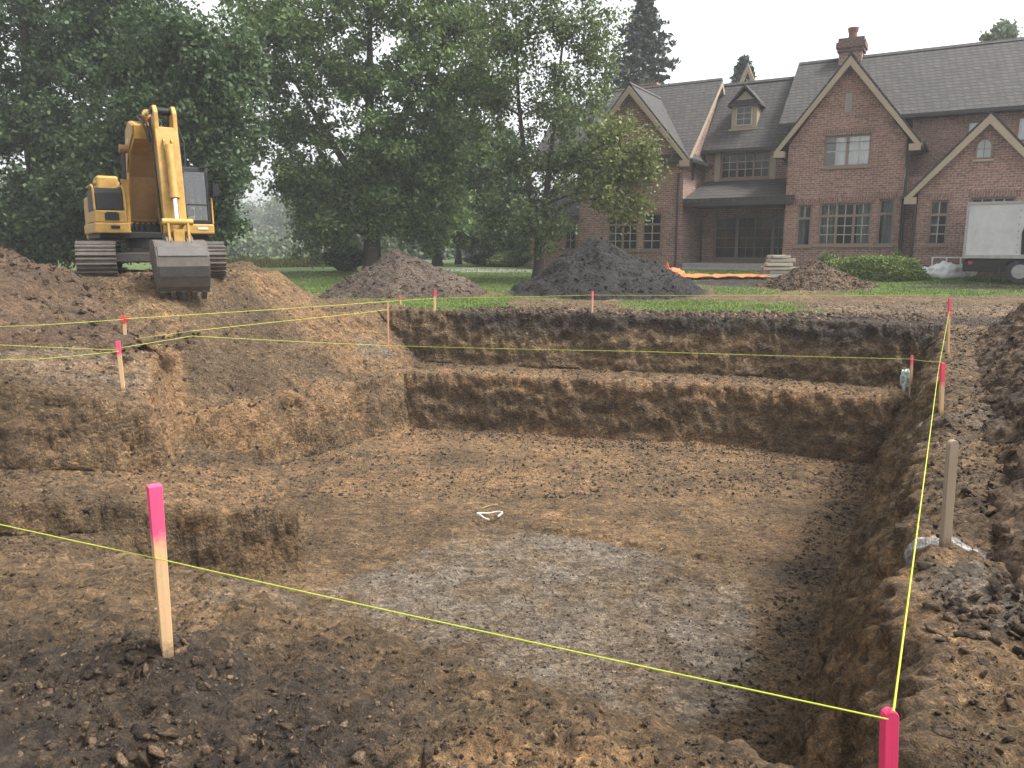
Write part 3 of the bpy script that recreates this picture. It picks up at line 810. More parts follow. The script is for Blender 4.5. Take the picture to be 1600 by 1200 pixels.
def build_ground():
    al = lines((-120, -30, 6), (-30, -10, .8), (-10, -7.2, .15), (-7.2, -3.8, .017), (-3.8, 0, .024), (0, 9.3, .032), (9.3, 12.7, .021), (12.7, 18, .07), (18, 32, .2), (32, 70, .9), (70, 280, 10))
    bl = lines((-200, -60, 10), (-60, -30, 1.0), (-30, -18, .22), (-18, -13.6, .055), (-13.6, -11, .026), (-11, -4, .042), (-4, -.8, .03), (-.8, .25, .013), (.25, 1.5, .026), (1.5, 4, .07), (4, 15, .22), (15, 60, .9), (60, 200, 10))
    A, B = np.meshgrid(al, bl, indexing='ij')
    X, Y = to_xy(A, B)
    Z = height(X, Y)
    nx, ny, nz = grid_normals(X, Y, Z)
    steep = 1 - np.clip(nz, 0, 1)
    near = sstep(60, 26, np.hypot(X, Y))
    gm = grass_mask(X, Y)
    onfloor = sstep(-2.35, -2.6, Z)
    amp = (0.8 + 0.55 * steep) * near * (1 - 0.75 * gm) * (1 - 0.62 * onfloor)
    # big tooth scoops in the cut faces
    cut = sstep(0.2, 0.6, steep) * near
    scoop = 0.07 * fbm(X * 0.9, Y * 0.9, Z * 0.5, 3) * cut
    scoop = scoop + cut * (0.04 * fbm(X * 0.7, Y * 0.7, Z * 5.5, 3) + 0.016 * ridged(A * 3.4 + B * 3.4, B * 0.1, Z * 0.55, 2))
    dsp = soil_disp(X, Y, Z, amp) + scoop
    # the loose crumbled pockets near the photographer
    pk = np.maximum.reduce([blob(X, Y, -1.0, 2.15, .42, .22, .2), blob(X, Y, -0.72, 2.35, .25, .2), blob(X, Y, -1.95, 2.75, .4, .28, .6)])
    crumb = sstep(-0.3, 0.5, pk)
    w, r = worley(X * 9, Y * 9, Z * 9)
    dsp = dsp + crumb * ((0.45 - w) * 0.13 * (0.3 + r) - 0.02)
    stk = sstep(0.0, 1.0, blob(X, Y, -1.38, 2.72, .42, .3)) * 0.13
    crest = sstep(0.0, 0.9, blob(X, Y, -0.05, 2.15, .75, .4)) * 0.05
    Xd, Yd, Zd = X + nx * dsp, Y + ny * dsp, Z + nz * dsp + stk + crest
    # soil colours of the layers, with shade painted on the steep faces
    n1 = fbm(X * 0.6, Y * 0.6, Z * 0.8, 4)
    n2 = fbm(X * 1.6 + 9, Y * 1.6, Z * 1.6, 3)
    a, b = A, B
    dark = np.zeros_like(X)
    dark = np.maximum(dark, 0.66 * sstep(-0.85, -0.22, Z + 0.3 * n1) * sstep(11.2, 11.6, a) * sstep(14.2, 12.9, a) * sstep(-12.5, -10.5, b))
    dark = np.maximum(dark, 0.64 * sstep(0.0, 0.7, blob(X, Y, -1.6, 2.4, 2.1, 1.1, -0.3) + 0.3 * n1))
    dark = np.maximum(dark, 0.65 * sstep(0.0, 0.5, blob(X, Y, 2.35, 3.2, .55, .7) + 0.3 * n2))
    dark = np.maximum(dark, 0.85 * sstep(-0.2, 0.2, blob(X, Y, 10.2, 29.6, 3.6, 1.3, -0.4)))
    dark = np.maximum(dark, 0.8 * sstep(-0.2, 0.3, blob(X, Y, 16.0, 27.5, 2.2, 0.55, -0.3)))
    for nme, lab, c, r_, h, k in PILES:
        if k == "black": dark = np.maximum(dark, 0.9 * sstep(-0.3, -0.05, blob(X, Y, c[0], c[1], r_[0], r_[1]) + 0.05 * n1))
    dark = np.maximum(dark, (0.22 + 0.3 * n1) * sstep(1.5, 0.6, np.abs(b + 1.3)) * onfloor * sstep(-5, 2, a))      # darker foot of the right bank
    dark = np.maximum(dark, 0.20 * sstep(0.25, 0.7, steep) * (0.5 + 0.6 * n2))  # steep cut faces darkened: their shade is put into the soil colour
    orange = np.zeros_like(X)
    BL = -(b + 11.35 + 0.055 * (11.0 - a))
    orange = np.maximum(orange, 0.95 * sstep(0.55, 0.15, np.abs(BL - 0.42 + 0.12 * n1)) * sstep(9.8, 8.5, a) * sstep(1.5, 3.0, a) * (0.75 + 0.5 * n2))
    dl = (X + 5.55) * 0.926 + (Y - 11.3) * 0.378
    orange = np.maximum(orange, 0.8 * sstep(0.55, 0.2, np.abs(dl - 0.22 + 0.1 * n1)) * sstep(-1.75, -1.45, Z) * sstep(10.8, 11.6, Y) * sstep(17, 15, Y))
    dark = np.maximum(dark, 0.36 * sstep(0.7, 1.0, BL) * sstep(9.6, 9.0, a) * sstep(0.3, 0.6, dl) * sstep(3.4, 2.8, BL))
    orange = np.maximum(orange, 0.62 * sstep(-11.4, -12.4, b) * sstep(9.0, 10.0, a) * sstep(-2.3, -1.4, Z) * sstep(12.5, 11.5, a))
    orange = np.maximum(orange, (0.52 + 0.35 * n1) * onfloor * sstep(6.5, 9.0, a + n1) * sstep(-1.2, -3.5, b))
    orange = np.maximum(orange, 0.6 * sstep(0.0, 0.5, blob(X, Y, 0.1, 2.05, .6, .32) + 0.2 * n2))
    orange = np.maximum(orange, 0.55 * sstep(-0.1, 0.5, blob(X, Y, -4.2, 10.6, 1.8, 1.4) + 0.25 * n1) * sstep(-2.2, -1.9, Z))
    orange = np.maximum(orange, 0.4 * sstep(-0.1, 0.5, blob(X, Y, 2.1, 3.6, 1.0, 1.7) + 0.3 * n2))
    fa_ = a - 0.75 * sstep(-0.3, -4.0, b)
    orange = np.maximum(orange, (0.55 + 0.5 * n2) * sstep(0.45, 0.1, np.abs(Z + 1.5)) * sstep(9.5, 9.9, fa_) * sstep(11.1, 10.4, fa_) * sstep(0.5, -1, b))
    orange = np.maximum(orange, (0.30 + 0.55 * n1 + 0.3 * n2) * onfloor * sstep(2.5, 5.0, a))
    grey = np.zeros_like(X)
    pat = in_poly(X, Y, [(0.25, 5.6), (2.3, 6.6), (3.0, 8.4), (3.25, 10.05), (-0.40, 11.75), (-2.6, 9.3), (-1.7, 7.2)])
    grey = np.maximum(grey, sstep(-0.12, 0.25, pat) * (0.50 + 0.28 * n2 + 0.30 * n1) * onfloor)
    grey = np.maximum(grey, 0.8 * sstep(0.0, 0.5, blob(X, Y, -1.9, 7.6, 1.5, .9) + 0.35 * n2) * onfloor)
    grey = np.maximum(grey, 0.5 * sstep(0.05, 0.6, blob(X, Y, 4.7, 7.2, .9, .8, .5) + 0.4 * n2) * (b > -0.1))
    grey = np.maximum(grey, 0.6 * sstep(0.1, 0.6, blob(X, Y, 2.3, 3.5, .45, .8, .5) + 0.5 * n2))
    grey = np.maximum(grey, 0.42 * sstep(-0.2, 0.6, blob(X, Y, -7.6, 12.4, 3.2, 1.6, -0.3) + 0.4 * n2) * sstep(-1, -.4, Z))
    grey = np.maximum(grey, 0.5 * sstep(0.1, 0.6, blob(X, Y, -1.1, 3.6, .7, .5, -.3) + 0.5 * n2))
    s = X * 0.25 + Y * 0.968
    grey = np.maximum(grey, 0.34 * sstep(20.2, 21.2, s) * sstep(25.5, 23.5, s) * sstep(3, 8, X) + 0.3 * n2 * sstep(20.2, 21.2, s) * sstep(25.5, 23.5, s))
    grey = np.maximum(grey, 0.6 * sstep(-0.1, 0.5, blob(X, Y, -1.5, 18.9, 3.6, .9, -.25) + 0.5 * n2) * sstep(-1.3, -1.0, Z) * sstep(-.35, -.6, Z))
    pale = 1.0 * sstep(0.0, 0.5, np.maximum(blob(X, Y, 2.36, 4.10, .34, .13, .3), blob(X, Y, 2.62, 3.98, .3, .10, -.5)) + 0.40 * n2)
    road = sstep(-.2, .2, in_poly(X, Y, [(-6.0, 39.5), (3.0, 36.2), (3.0, 38.2), (-6.0, 41.8)]))
    # shallow scraped step along the back edge of the clay patch, and a long blade mark
    e1_ = (-(Y - 10.05) * 3.65 - (X - 3.25) * 1.70) / 4.027          # >0 on the patch side
    onl = sstep(-0.7, -0.3, X) * sstep(3.4, 3.0, X) * onfloor
    Zd = Zd + onl * (0.05 * sstep(0.03, -0.03, e1_) * sstep(-0.9, -0.2, e1_) + 0.035 * np.exp(-((e1_ + 0.06) / 0.05) ** 2) * (0.6 + n2))
    e2_ = ((Y - 12.0) * 3.7 + (X + 0.4) * 1.35) / 3.94
    Zd = Zd + 0.04 * np.exp(-((e2_ - 0.55) / 0.06) ** 2) * sstep(-4.2, -3.8, X) * sstep(0.2, -0.4, X) * onfloor * (0.5 + n2)
    verts = np.stack([Xd, Yd, Zd], -1).reshape(-1, 3)
    n, m = X.shape
    idx = np.arange(n * m).reshape(n, m)
    f = np.stack([idx[:-1, :-1], idx[:-1, 1:], idx[1:, 1:], idx[1:, :-1]], -1).reshape(-1, 4)
    # face up: a x b orientation
    f = f[:, ::-1]
    o = mesh_np("ground", verts, f, M_ground, smooth=True,
                attrs=dict(dark=np.clip(dark, 0, 1).ravel(), orange=np.clip(orange, 0, 1).ravel(), grey=np.clip(grey, 0, 1).ravel(), grass=gm.ravel(), pale=np.clip(pale, 0, 1).ravel(), road=road.ravel()))
    tag(o, "muddy building plot with the dug pit, and lawn running to the house", None, None, "structure")
    return (al, bl, Zd)
GAL, GBL, GZ = build_ground()
def ground_z(x, y):
    """height of the built (undisplaced, then roughened) ground"""
    a, b = to_ab(np.asarray(x, float), np.asarray(y, float))
    i = np.clip(np.searchsorted(GAL, a) - 1, 0, len(GAL) - 2); j = np.clip(np.searchsorted(GBL, b) - 1, 0, len(GBL) - 2)
    u = np.clip((a - GAL[i]) / (GAL[i + 1] - GAL[i]), 0, 1); v = np.clip((b - GBL[j]) / (GBL[j + 1] - GBL[j]), 0, 1)
    return (GZ[i, j] * (1 - u) * (1 - v) + GZ[i + 1, j] * u * (1 - v) + GZ[i, j + 1] * (1 - u) * v + GZ[i + 1, j + 1] * u * v)

# ------------------------------------------------------------------ clods (low-poly crumbs), used on the ground and on the heaps
_t = (1 + 5 ** .5) / 2
ICO = np.array([(-1,_t,0),(1,_t,0),(-1,-_t,0),(1,-_t,0),(0,-1,_t),(0,1,_t),(0,-1,-_t),(0,1,-_t),(_t,0,-1),(_t,0,1),(-_t,0,-1),(-_t,0,1)], float)
ICO /= np.linalg.norm(ICO[0])
ICOF = np.array([(0,11,5),(0,5,1),(0,1,7),(0,7,10),(0,10,11),(1,5,9),(5,11,4),(11,10,2),(10,7,6),(7,1,8),(3,9,4),(3,4,2),(3,2,6),(3,6,8),(3,8,9),(4,9,5),(2,4,11),(6,2,10),(8,6,7),(9,8,1)])
def rand_rot(n):
    q = rng.normal(size=(n, 4)); q /= np.linalg.norm(q, axis=1)[:, None]
    w, x, y, z = q.T
    return np.stack([1-2*(y*y+z*z), 2*(x*y-z*w), 2*(x*z+y*w), 2*(x*y+z*w), 1-2*(x*x+z*z), 2*(y*z-x*w), 2*(x*z-y*w), 2*(y*z+x*w), 1-2*(x*x+y*y)], -1).reshape(n, 3, 3)
def clods(pos, size):
    n = len(pos)
    V = ICO[None] * (0.65 + 0.7 * rng.random((n, 12, 1)))
    V = V * (np.array([1, 0.75, 0.42])[None, None] * (0.7 + 0.6 * rng.random((n, 1, 3))))
    V = np.einsum('nij,nkj->nki', rand_rot(n), V) * size[:, None, None] + pos[:, None]
    F = ICOF[None] + (np.arange(n) * 12)[:, None, None]
    return V.reshape(-1, 3), F.reshape(-1, 3)
def ground_clods():
    P, S = [], []
    def add(n, fx, smin_, smax_, k=2.2):
        x, y = fx(n)
        z = ground_z(x, y)
        s = smin_ + (smax_ - smin_) * rng.random(len(x)) ** k
        P.append(np.stack([x, y, z + s * 0.15], -1)); S.append(s)
    def view(dmin, dmax):
        def f(n):
            y = dmin * (dmax / dmin) ** rng.random(n); x = (rng.random(n) * 2 - 1) * 0.72 * y
            k = (grass_mask(x, y) < 0.3); return x[k], y[k]
        return f
    add(22000, view(1.5, 4.5), 0.002, 0.015, 4.0)
    add(26000, view(4.5, 13), 0.005, 0.026, 3.5)
    add(16000, view(13, 23), 0.012, 0.05, 2.8)
    def left(n):
        return rng.uniform(-7.5, -3.2, n), rng.uniform(7.5, 12.5, n)
    add(3000, left, 0.008, 0.04, 3.5)
    def faces(n):          # lumps hanging on the cut faces
        x = rng.uniform(-9, 8, n * 9); y = rng.uniform(6, 21, n * 9)
        gx = (ground_z(x + .08, y) - ground_z(x - .08, y)) / .16; gy = (ground_z(x, y + .08) - ground_z(x, y - .08)) / .16
        k = np.nonzero(np.hypot(gx, gy) > 1.0)[0][:n]
        return x[k], y[k]
    add(7000, faces, 0.010, 0.05, 3.5)
    def strip(b0, b1, a0, a1):
        def f(n):
            return to_xy(a0 + (a1 - a0) * rng.random(n), b0 + (b1 - b0) * rng.random(n))
        return f
    add(1600, strip(-1.4, -0.55, -1, 9.5), 0.008, 0.05, 3.0)      # fallen at the foot of the banks
    add(1600, strip(-11, -1, 9.6, 10.5), 0.010, 0.05, 3.0)
    add(2500, strip(-11, 0, 12.4, 13.8), 0.02, 0.10)
    add(1800, strip(0, 1.2, -5.5, 11), 0.006, 0.04)
    add(700, strip(-13.5, -11.3, 1, 10), 0.01, 0.05)
    def near(cx, cy, r):
        def f(n):
            return cx + rng.normal(size=n) * r, cy + rng.normal(size=n) * r * 0.7
        return f
    add(350, near(-1.0, 2.1, .28), 0.008, 0.045); add(250, near(-1.4, 2.65, .22), 0.006, 0.03); add(260, near(2.5, 3.2, .35), 0.015, 0.06)
    v, f = clods(np.concatenate(P), np.concatenate(S))
    o = mesh_np("soil_clods", v, f, M_clod, attrs=dict(v=np.repeat(rng.random(len(v) // 12), 12)))
    tag(o, "loose brown crumbs and clods strewn over the dug soil", None, None, "stuff")
ground_clods()

# ------------------------------------------------------------------ heaps of dug soil, each a thing
def make_pile(name, label, c, r, h, mat, seed, n=150, clod=600, cs=(0.02, 0.09), shape=1.0, rot=0.0, group=None, cat="dirt mound"):
    t = np.linspace(-1.25, 1.25, n)
    U, W = np.meshgrid(t, t, indexing='ij')
    ca, sa = math.cos(rot), math.sin(rot)
    X = c[0] + U * r[0] * ca - W * r[1] * sa; Y = c[1] + U * r[0] * sa + W * r[1] * ca
    sh = 0.16 * np.clip(1 - np.hypot(U, W), 0, 1)
    rad = np.hypot(U - sh * math.cos(seed), W - sh * math.sin(seed)) * (1 + 0.17 * fbm(X * 0.7 + seed, Y * 0.7, seed, 3))
    prof = 1 - np.sqrt(rad ** 2 + 0.012) + 0.09
    Z = h * np.where(prof > 0, prof, prof * 0.9)
    Z = Z + 0.22 * h * 0.5 * fbm(X * 1.1 + seed, Y * 1.1, seed, 4) * np.clip(1.2 - rad, 0, 1)
    g = ground_z(X, Y)
    Zw = np.maximum(Z + np.interp(0, [0], [0]) + g[n // 2, n // 2] * 0 + surround(X, Y), -9)
    nx, ny, nz = grid_normals(X, Y, Zw)
    d = soil_disp(X + seed * 3, Y, Zw, 0.8)
    X2, Y2, Z2 = X + nx * d, Y + ny * d, Zw + nz * d
    keep = (Zw > g - 0.35) & (prof > -0.06)
    idx = np.arange(n * n).reshape(n, n)
    q = np.stack([idx[:-1, :-1], idx[1:, :-1], idx[1:, 1:], idx[:-1, 1:]], -1).reshape(-1, 4)
    kf = keep.ravel()[q].all(1)
    q = q[kf]
    V = np.stack([X2, Y2, Z2], -1).reshape(-1, 3)
    used = np.unique(q); mp = np.full(n * n, -1); mp[used] = np.arange(len(used)); V = V[used]; q = mp[q]
    k = rng.integers(0, len(V), clod)
    s = cs[0] + (cs[1] - cs[0]) * rng.random(clod) ** 2.5
    cv, cf = clods(V[k] + np.array([0, 0, 1]) * s[:, None] * 0.2, s)
    z0 = float(ground_z(c[0], c[1]))
    off = np.array([c[0], c[1], z0])
    o = mesh_np(name, np.concatenate([V, cv]) - off, [q, cf + len(V)], mat, smooth=False)
    me = o.data
    sm = np.zeros(len(me.polygons), bool); sm[:len(q)] = True
    me.polygons.foreach_set("use_smooth", sm)
    o.location = off
    tag(o, label, cat, group)
    return o
PM = dict(black=M_blackpile, grey=M_greypile, brown=M_brownpile)
for i, (nme, lab, c, r, h, k) in enumerate(PILES):
    make_pile(nme, lab, c, r, h, PM[k], 3.0 + i * 7, n=190, clod=1500, cs=(0.02, 0.085), group="heaps on the lawn")
make_pile("dirt_mound", "broad brown spoil heap at the left edge beside the excavator track", (-12.3, 15.3), (4.9, 4.4), 2.75, M_brownpile, 41.0, n=230, clod=2500, cs=(0.02, 0.11), group=None)

def right_heap():
    al = lines((-7.5, -3, .035), (-3, 3, .035), (3, 14, .06)); bl = lines((0.4, 3.2, .028), (3.2, 9, .1))
    A, B = np.meshgrid(al, bl, indexing='ij')
    X, Y = to_xy(A, B)
    n = fbm(X * 0.6, Y * 0.6, 9.0, 4)
    toe = 0.74 + 0.16 * n + 0.02 * np.maximum(0, A)
    end = sstep(12.2, 8.6, A + 0.6 * n)
    Z = np.minimum((B - toe) * 0.98, 2.1 + 0.25 * n + 0 * B) * (0.25 + 0.75 * end) - 0.4 * (1 - end) - 0.03
    Z = np.minimum(Z, 2.1) * sstep(9.0, 6.0, B)
    nx, ny, nz = grid_normals(X, Y, Z)
    d = soil_disp(X + 31, Y, Z, 1.35) + 0.05 * n
    V = np.stack([X + nx * d, Y + ny * d, Z + nz * d], -1).reshape(-1, 3)
    m_, k_ = X.shape
    idx = np.arange(m_ * k_).reshape(m_, k_)
    q = np.stack([idx[:-1, :-1], idx[:-1, 1:], idx[1:, 1:], idx[1:, :-1]], -1).reshape(-1, 4)[:, ::-1]
    kf = (Z > -0.12).ravel()[q].all(1); q = q[kf]
    used = np.unique(q); mp = np.full(m_ * k_, -1); mp[used] = np.arange(len(used)); V = V[used]; q = mp[q]
    c = 6500
    w = rng.integers(0, len(V), c); s = 0.010 + 0.05 * rng.random(c) ** 4
    cv, cf = clods(V[w], s)
    off = np.array([6.0, 8.0, 0.0])
    o = mesh_np("spoil_heap", np.concatenate([V, cv]) - off, [q, cf + len(V)], M_brownpile)
    sm = np.zeros(len(o.data.polygons), bool); sm[:len(q)] = True
    o.data.polygons.foreach_set("use_smooth", sm)
    o.location = off
    tag(o, "long bank of loose brown spoil along the right side of the pit", "spoil heap")
right_heap()

# ------------------------------------------------------------------ finding points in the place
_cp, _sp = math.cos(R(10)), math.sin(R(10))
def at(px, py, Y):
    """the point at distance Y that stands at photo pixel (px, py)"""
    x = (px - 800) / 1200.0; y = -(py - 600) / 1200.0
    dy, dz = _cp + y * _sp, -_sp + y * _cp
    return Vector((x * Y / dy, Y, EYE + dz * Y / dy))
def hit(px, py, y0=1.2, y1=60):
    """where the sight line meets the ground"""
    Ys = np.concatenate([np.arange(y0, 24, .02), np.arange(24, y1, .1)])
    x = (px - 800) / 1200.0; y = -(py - 600) / 1200.0
    dy, dz = _cp + y * _sp, -_sp + y * _cp
    X = x * Ys / dy; Z = EYE + dz * Ys / dy
    g = ground_z(X, Ys)
    k = np.argmax(Z <= g)
    return Vector((X[k], Ys[k], float(g[k])))

# ------------------------------------------------------------------ excavator
M_yel = plain("machine_yellow", (0.45, 0.265, 0.055), 0.5, 0, 0.45, 4.5, 0.15, 30)
M_yel_shade = plain("yellow_painted_shade", (0.30, 0.17, 0.055), 0.7, 0, 0.35, 5)  # darker yellow: shade under the boom put into the colour
M_blk = plain("machine_black", (0.012, 0.012, 0.013), 0.55, 0, 0.3, 5, spec=0.3)
M_steel = plain("track_steel", (0.075, 0.068, 0.062), 0.6, 0.3, 0.4, 7, 0.4, 25)
M_mud = plain("muddy_steel", (0.105, 0.088, 0.074), 0.75, 0.1, 0.45, 6, 0.4, 20)
M_chrome = plain("chrome_rod", (0.75, 0.75, 0.78), 0.18, 1.0, 0.05)
M_cabglass = glass_mat("cab_glass", (0.30, 0.38, 0.35), 0.10, 0.02)
M_rubber = plain("rubber", (0.02, 0.02, 0.02), 0.75, 0, .3, 8)
M_white = plain("white_decal", (0.6, 0.58, 0.5), 0.6)

EXC = empty("excavator", (-8.72, 18.9, 1.0), R(33.0))
EXC.scale = (.9, .9, .9)
tag(EXC, "yellow tracked excavator parked on the dirt mound with its bucket lowered", "excavator")
def side_plate(mb, pts, x0, x1): return mb.prism(pts, 'x', x0, x1)
for s in (-1, 1):
    xc = 1.24 * s
    tr = MB(); w = .43; L = 1.72; r = .41; zc = .45
    # a closed chain of grouser shoes
    per = 4 * L + 2 * math.pi * r; ns = 46
    def pos(t):
        t %= per
        if t < 2 * L: return (-L + t, zc - r), (0, -1)
        t -= 2 * L
        if t < math.pi * r: a = -math.pi / 2 + t / r; return (L + r * math.cos(a), zc + r * math.sin(a)), (math.cos(a), math.sin(a))
        t -= math.pi * r
        if t < 2 * L:
            sag = -.05 * math.sin(math.pi * t / (2 * L)); return (L - t, zc + r + sag), (0, 1)
        t -= 2 * L; a = math.pi / 2 + t / r
        return (-L + r * math.cos(a), zc + r * math.sin(a)), (math.cos(a), math.sin(a))
    for k in range(ns):
        (y, z), (ny, nz) = pos(per * k / ns); ty, tz = -nz, ny
        hl = per / ns * .48
        def q(u, v): return (y + ty * u + ny * v, z + tz * u + nz * v)
        tr.prism([q(-hl, -.03), q(hl, -.03), q(hl, .012), q(hl * .8, .05), q(hl * .55, .05), q(hl * .4, .014), q(-hl * .25, .014), q(-hl * .4, .040), q(-hl * .62, .040), q(-hl * .75, .012), q(-hl, .012)], 'x', xc - w, xc + w)
    t = tr.build("track", M_mud, EXC); t.rotation_euler = (0, 0, R(-8))
    f = MB(); f.box(xc - .17, xc + .17, -1.35, 1.35, .20, .62); f.build("track_frame", M_steel, t)
    for nm, yy in (("idler_wheel", -L), ("drive_sprocket", L)):
        MB().tube((xc - .16, yy, zc), (xc + .16, yy, zc), .33, n=20).tube((xc - .22, yy, zc), (xc + .22, yy, zc), .12, n=12).build(nm, M_steel, t, bevel=.01)
    ro = MB()
    for yy in (-1.1, -.65, -.2, .25, .7, 1.15): ro.tube((xc - .2, yy, .17), (xc + .2, yy, .17), .10, n=12)
    ro.build("track_roller", M_steel, t)
u = MB()
u.prism([(-.82, .36), (.82, .36), (.82, .50), (.45, .74), (-.45, .74), (-.82, .50)], 'y', -.55, .55)
u.box(-1.06, 1.06, -.85, -.56, .38, .62); u.box(-1.06, 1.06, .56, .85, .38, .62)
un = u.build("undercarriage", M_steel, EXC, bevel=.02); un.rotation_euler = (0, 0, R(-8))
MB().tube((0, 0, .74), (0, 0, .98), .62, n=28).build("slew_ring", M_steel, EXC)
d = MB(); d.box(-1.30, 1.30, -.75, 2.4, .98, 1.14)
deck = d.build("turntable_deck", M_blk, EXC, bevel=.02)
# bars under the cab and the right-hand boxes
d = MB(); d.box(-1.42, -.62, -1.12, 1.9, 1.10, 1.36); sk = d.build("side_skirt", M_yel, EXC, bevel=.035)
MB().box(-1.06, -.86, -1.14, -1.115, 1.21, 1.29).build("step_recess", M_blk, sk)
d = MB(); d.box(.42, 1.42, -1.02, 1.9, 1.10, 1.36); sk2 = d.build("side_skirt", M_yel, EXC, bevel=.035)
MB().box(1.0, 1.26, -1.032, -1.018, 1.22, 1.28).build("maker_plate", M_white, sk2)
# right-hand tank and tool box
d = MB(); d.box(-1.40, -.68, -1.05, .9, 1.365, 1.66); tb = d.build("tool_box", M_yel, EXC, bevel=.03)
MB().prism([(-1.17, 1.42), (-.85, 1.42), (-.85, 1.58), (-.90, 1.62), (-1.12, 1.62), (-1.17, 1.58)], 'y', -1.075, -1.045).build("grab_recess", M_blk, tb)
d = MB(); d.prism([(-1.02, 1.665), (.9, 1.665), (.9, 2.22), (-.72, 2.22), (-.95, 2.1)], 'x', -1.36, -.72); ft_ = d.build("fuel_tank", M_blk, EXC, bevel=.03)
fr = MB()
for x in (-1.38, -.70):
    fr.path([(x, -1.03, 1.66), (x, -1.0, 2.18), (x, -.72, 2.28), (x, .6, 2.30)], .028, 8)
fr.build("hand_rail", M_yel, EXC)
# engine hood and counterweight behind
d = MB(); d.box(-1.34, 1.34, .95, 2.35, 1.15, 2.12); hood = d.build("engine_hood", M_yel, EXC, bevel=.05)
d = MB(); d.prism([(-1.15, .5), (-.62, .5), (-.62, 1.25), (-1.15, 1.25)], 'z', 2.14, 2.62); d.prism([(-1.22, .55), (-.58, .55), (-.58, .75), (-1.22, .75)], 'z', 2.36, 2.5)
d.build("air_cleaner_cover", M_yel, hood, bevel=.06)
MB().tube((-.98, 1.6, 2.1), (-.98, 1.6, 2.75), .06, .06, 10).build("exhaust_pipe", M_blk, hood)
d = MB(); d.prism([(1.32, 2.36), (1.32, 2.75), (.9, 2.98), (-.9, 2.98), (-1.32, 2.75), (-1.32, 2.36)], 'z', .95, 2.0); d.build("counterweight", M_yel, EXC, bevel=.08)
# cab
cx0, cx1, cy0, cy1, cz0, cz1 = .40, 1.36, -.98, .72, 1.365, 2.84
c = MB()
c.box(cx0, cx1, cy0, cy1, cz0, cz0 + .10)
c.prism([(cy0 + .10, cz1 - .13), (cy1, cz1 - .13), (cy1, cz1 - .03), (cy1 - .1, cz1), (cy0 + .22, cz1), (cy0 + .12, cz1 - .03)], 'x', cx0 - .015, cx1 + .015)
pw = .075
for x in (cx0, cx1 - pw):
    c.prism([(cy0, cz0 + .1), (cy0 + pw, cz0 + .1), (cy0 + .10 + pw, cz1 - .12), (cy0 + .10, cz1 - .12)], 'x', x, x + pw)
    c.box(x, x + pw, cy1 - .10, cy1 - .003, cz0 + .1, cz1 - .12)
    c.box(x + .003, x + pw - .003, -.25, -.17, cz0 + .1, cz1 - .12)
c.box(cx0 + pw, cx1 - pw, cy0 + .03, cy0 + .07, cz0 + .48, cz0 + .515)
cab = c.build("cab", M_blk, EXC, bevel=.012)
g = MB(); g.poly([(cx0 + pw, cy0 + .03, cz0 + .1), (cx1 - pw, cy0 + .03, cz0 + .1), (cx1 - pw, cy0 + .12, cz1 - .12), (cx0 + pw, cy0 + .12, cz1 - .12)]); g.build("windscreen", M_cabglass, cab)
for x in (cx0 + .03, cx1 - .03):
    g = MB(); g.poly([(x, cy0 + .08, cz0 + .1), (x, cy1 - .1, cz0 + .1), (x, cy1 - .1, cz1 - .12), (x, cy0 + .16, cz1 - .12)]); g.build("side_window", M_cabglass, cab)
g = MB(); g.poly([(cx0 + pw, cy1 - .03, cz0 + .5), (cx1 - pw, cy1 - .03, cz0 + .5), (cx1 - pw, cy1 - .03, cz1 - .15), (cx0 + pw, cy1 - .03, cz1 - .15)]); g.build("rear_window", M_cabglass, cab)
st_ = MB(); st_.box(.66, 1.12, -.15, .38, 1.6, 1.8); st_.prism([(.25, 1.8), (.40, 1.8), (.50, 2.45), (.38, 2.45)], 'x', .66, 1.12); st_.build("operator_seat", M_rubber, cab, bevel=.05)
lv = MB(); lv.path([(.60, -.45, 1.46), (.60, -.42, 1.95)], .02); lv.path([(1.18, -.45, 1.46), (1.18, -.42, 1.95)], .02); lv.box(.56, .64, -.5, -.2, 1.6, 1.75); lv.box(1.14, 1.22, -.5, -.2, 1.6, 1.75); lv.build("control_lever", M_blk, cab)
mr = MB(); mr.path([(1.38, -.92, 2.3), (1.50, -1.0, 2.3)], .015); mr.box(1.44, 1.60, -1.03, -1.0, 2.10, 2.42); mr.build("wing_mirror", M_blk, cab)
cr = MB(); cr.prism([(-.98, 1.37), (-.60, 1.37), (-.60, 1.85), (-.95, 2.05)], 'x', 1.385, 1.43); cr.build("cab_corner_guard", M_yel, EXC, bevel=.01)
wl_ = MB(); wl_.box(1.18, 1.32, cy0 + .06, cy0 + .15, cz1 - .03, cz1 + .07); wl_.build("work_lamp", M_blk, cab)
# boom
bx0, bx1 = -.50, .17
bm_ = MB()
und = [(-.12, 1.42), (-.62, 2.52), (-1.10, 3.02), (-2.02, 3.30)]
top = [(-2.10, 3.62), (-1.50, 3.78), (-.72, 3.62), (-.18, 2.75), (.30, 1.72), (.30, 1.42)]
bm_.prism(und + top, 'x', bx0, bx1)
boom = bm_.build("boom", M_yel, EXC, bevel=.02)
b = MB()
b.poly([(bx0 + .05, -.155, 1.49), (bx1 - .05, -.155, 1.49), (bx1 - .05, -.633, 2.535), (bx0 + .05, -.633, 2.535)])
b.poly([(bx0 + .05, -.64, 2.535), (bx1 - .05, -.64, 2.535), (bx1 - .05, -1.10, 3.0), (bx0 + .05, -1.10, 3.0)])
b.build("boom_underside_shade", M_yel_shade, boom)  # darker sheet painting shade onto the boom's lower face
hp = MB(); hp.prism([(-.62, 2.62), (-1.12, 3.12), (-2.0, 3.40), (-2.08, 3.60), (-1.50, 3.76), (-.86, 3.62), (-.5, 3.05)], 'x', bx0 - .035, bx0 - .004)
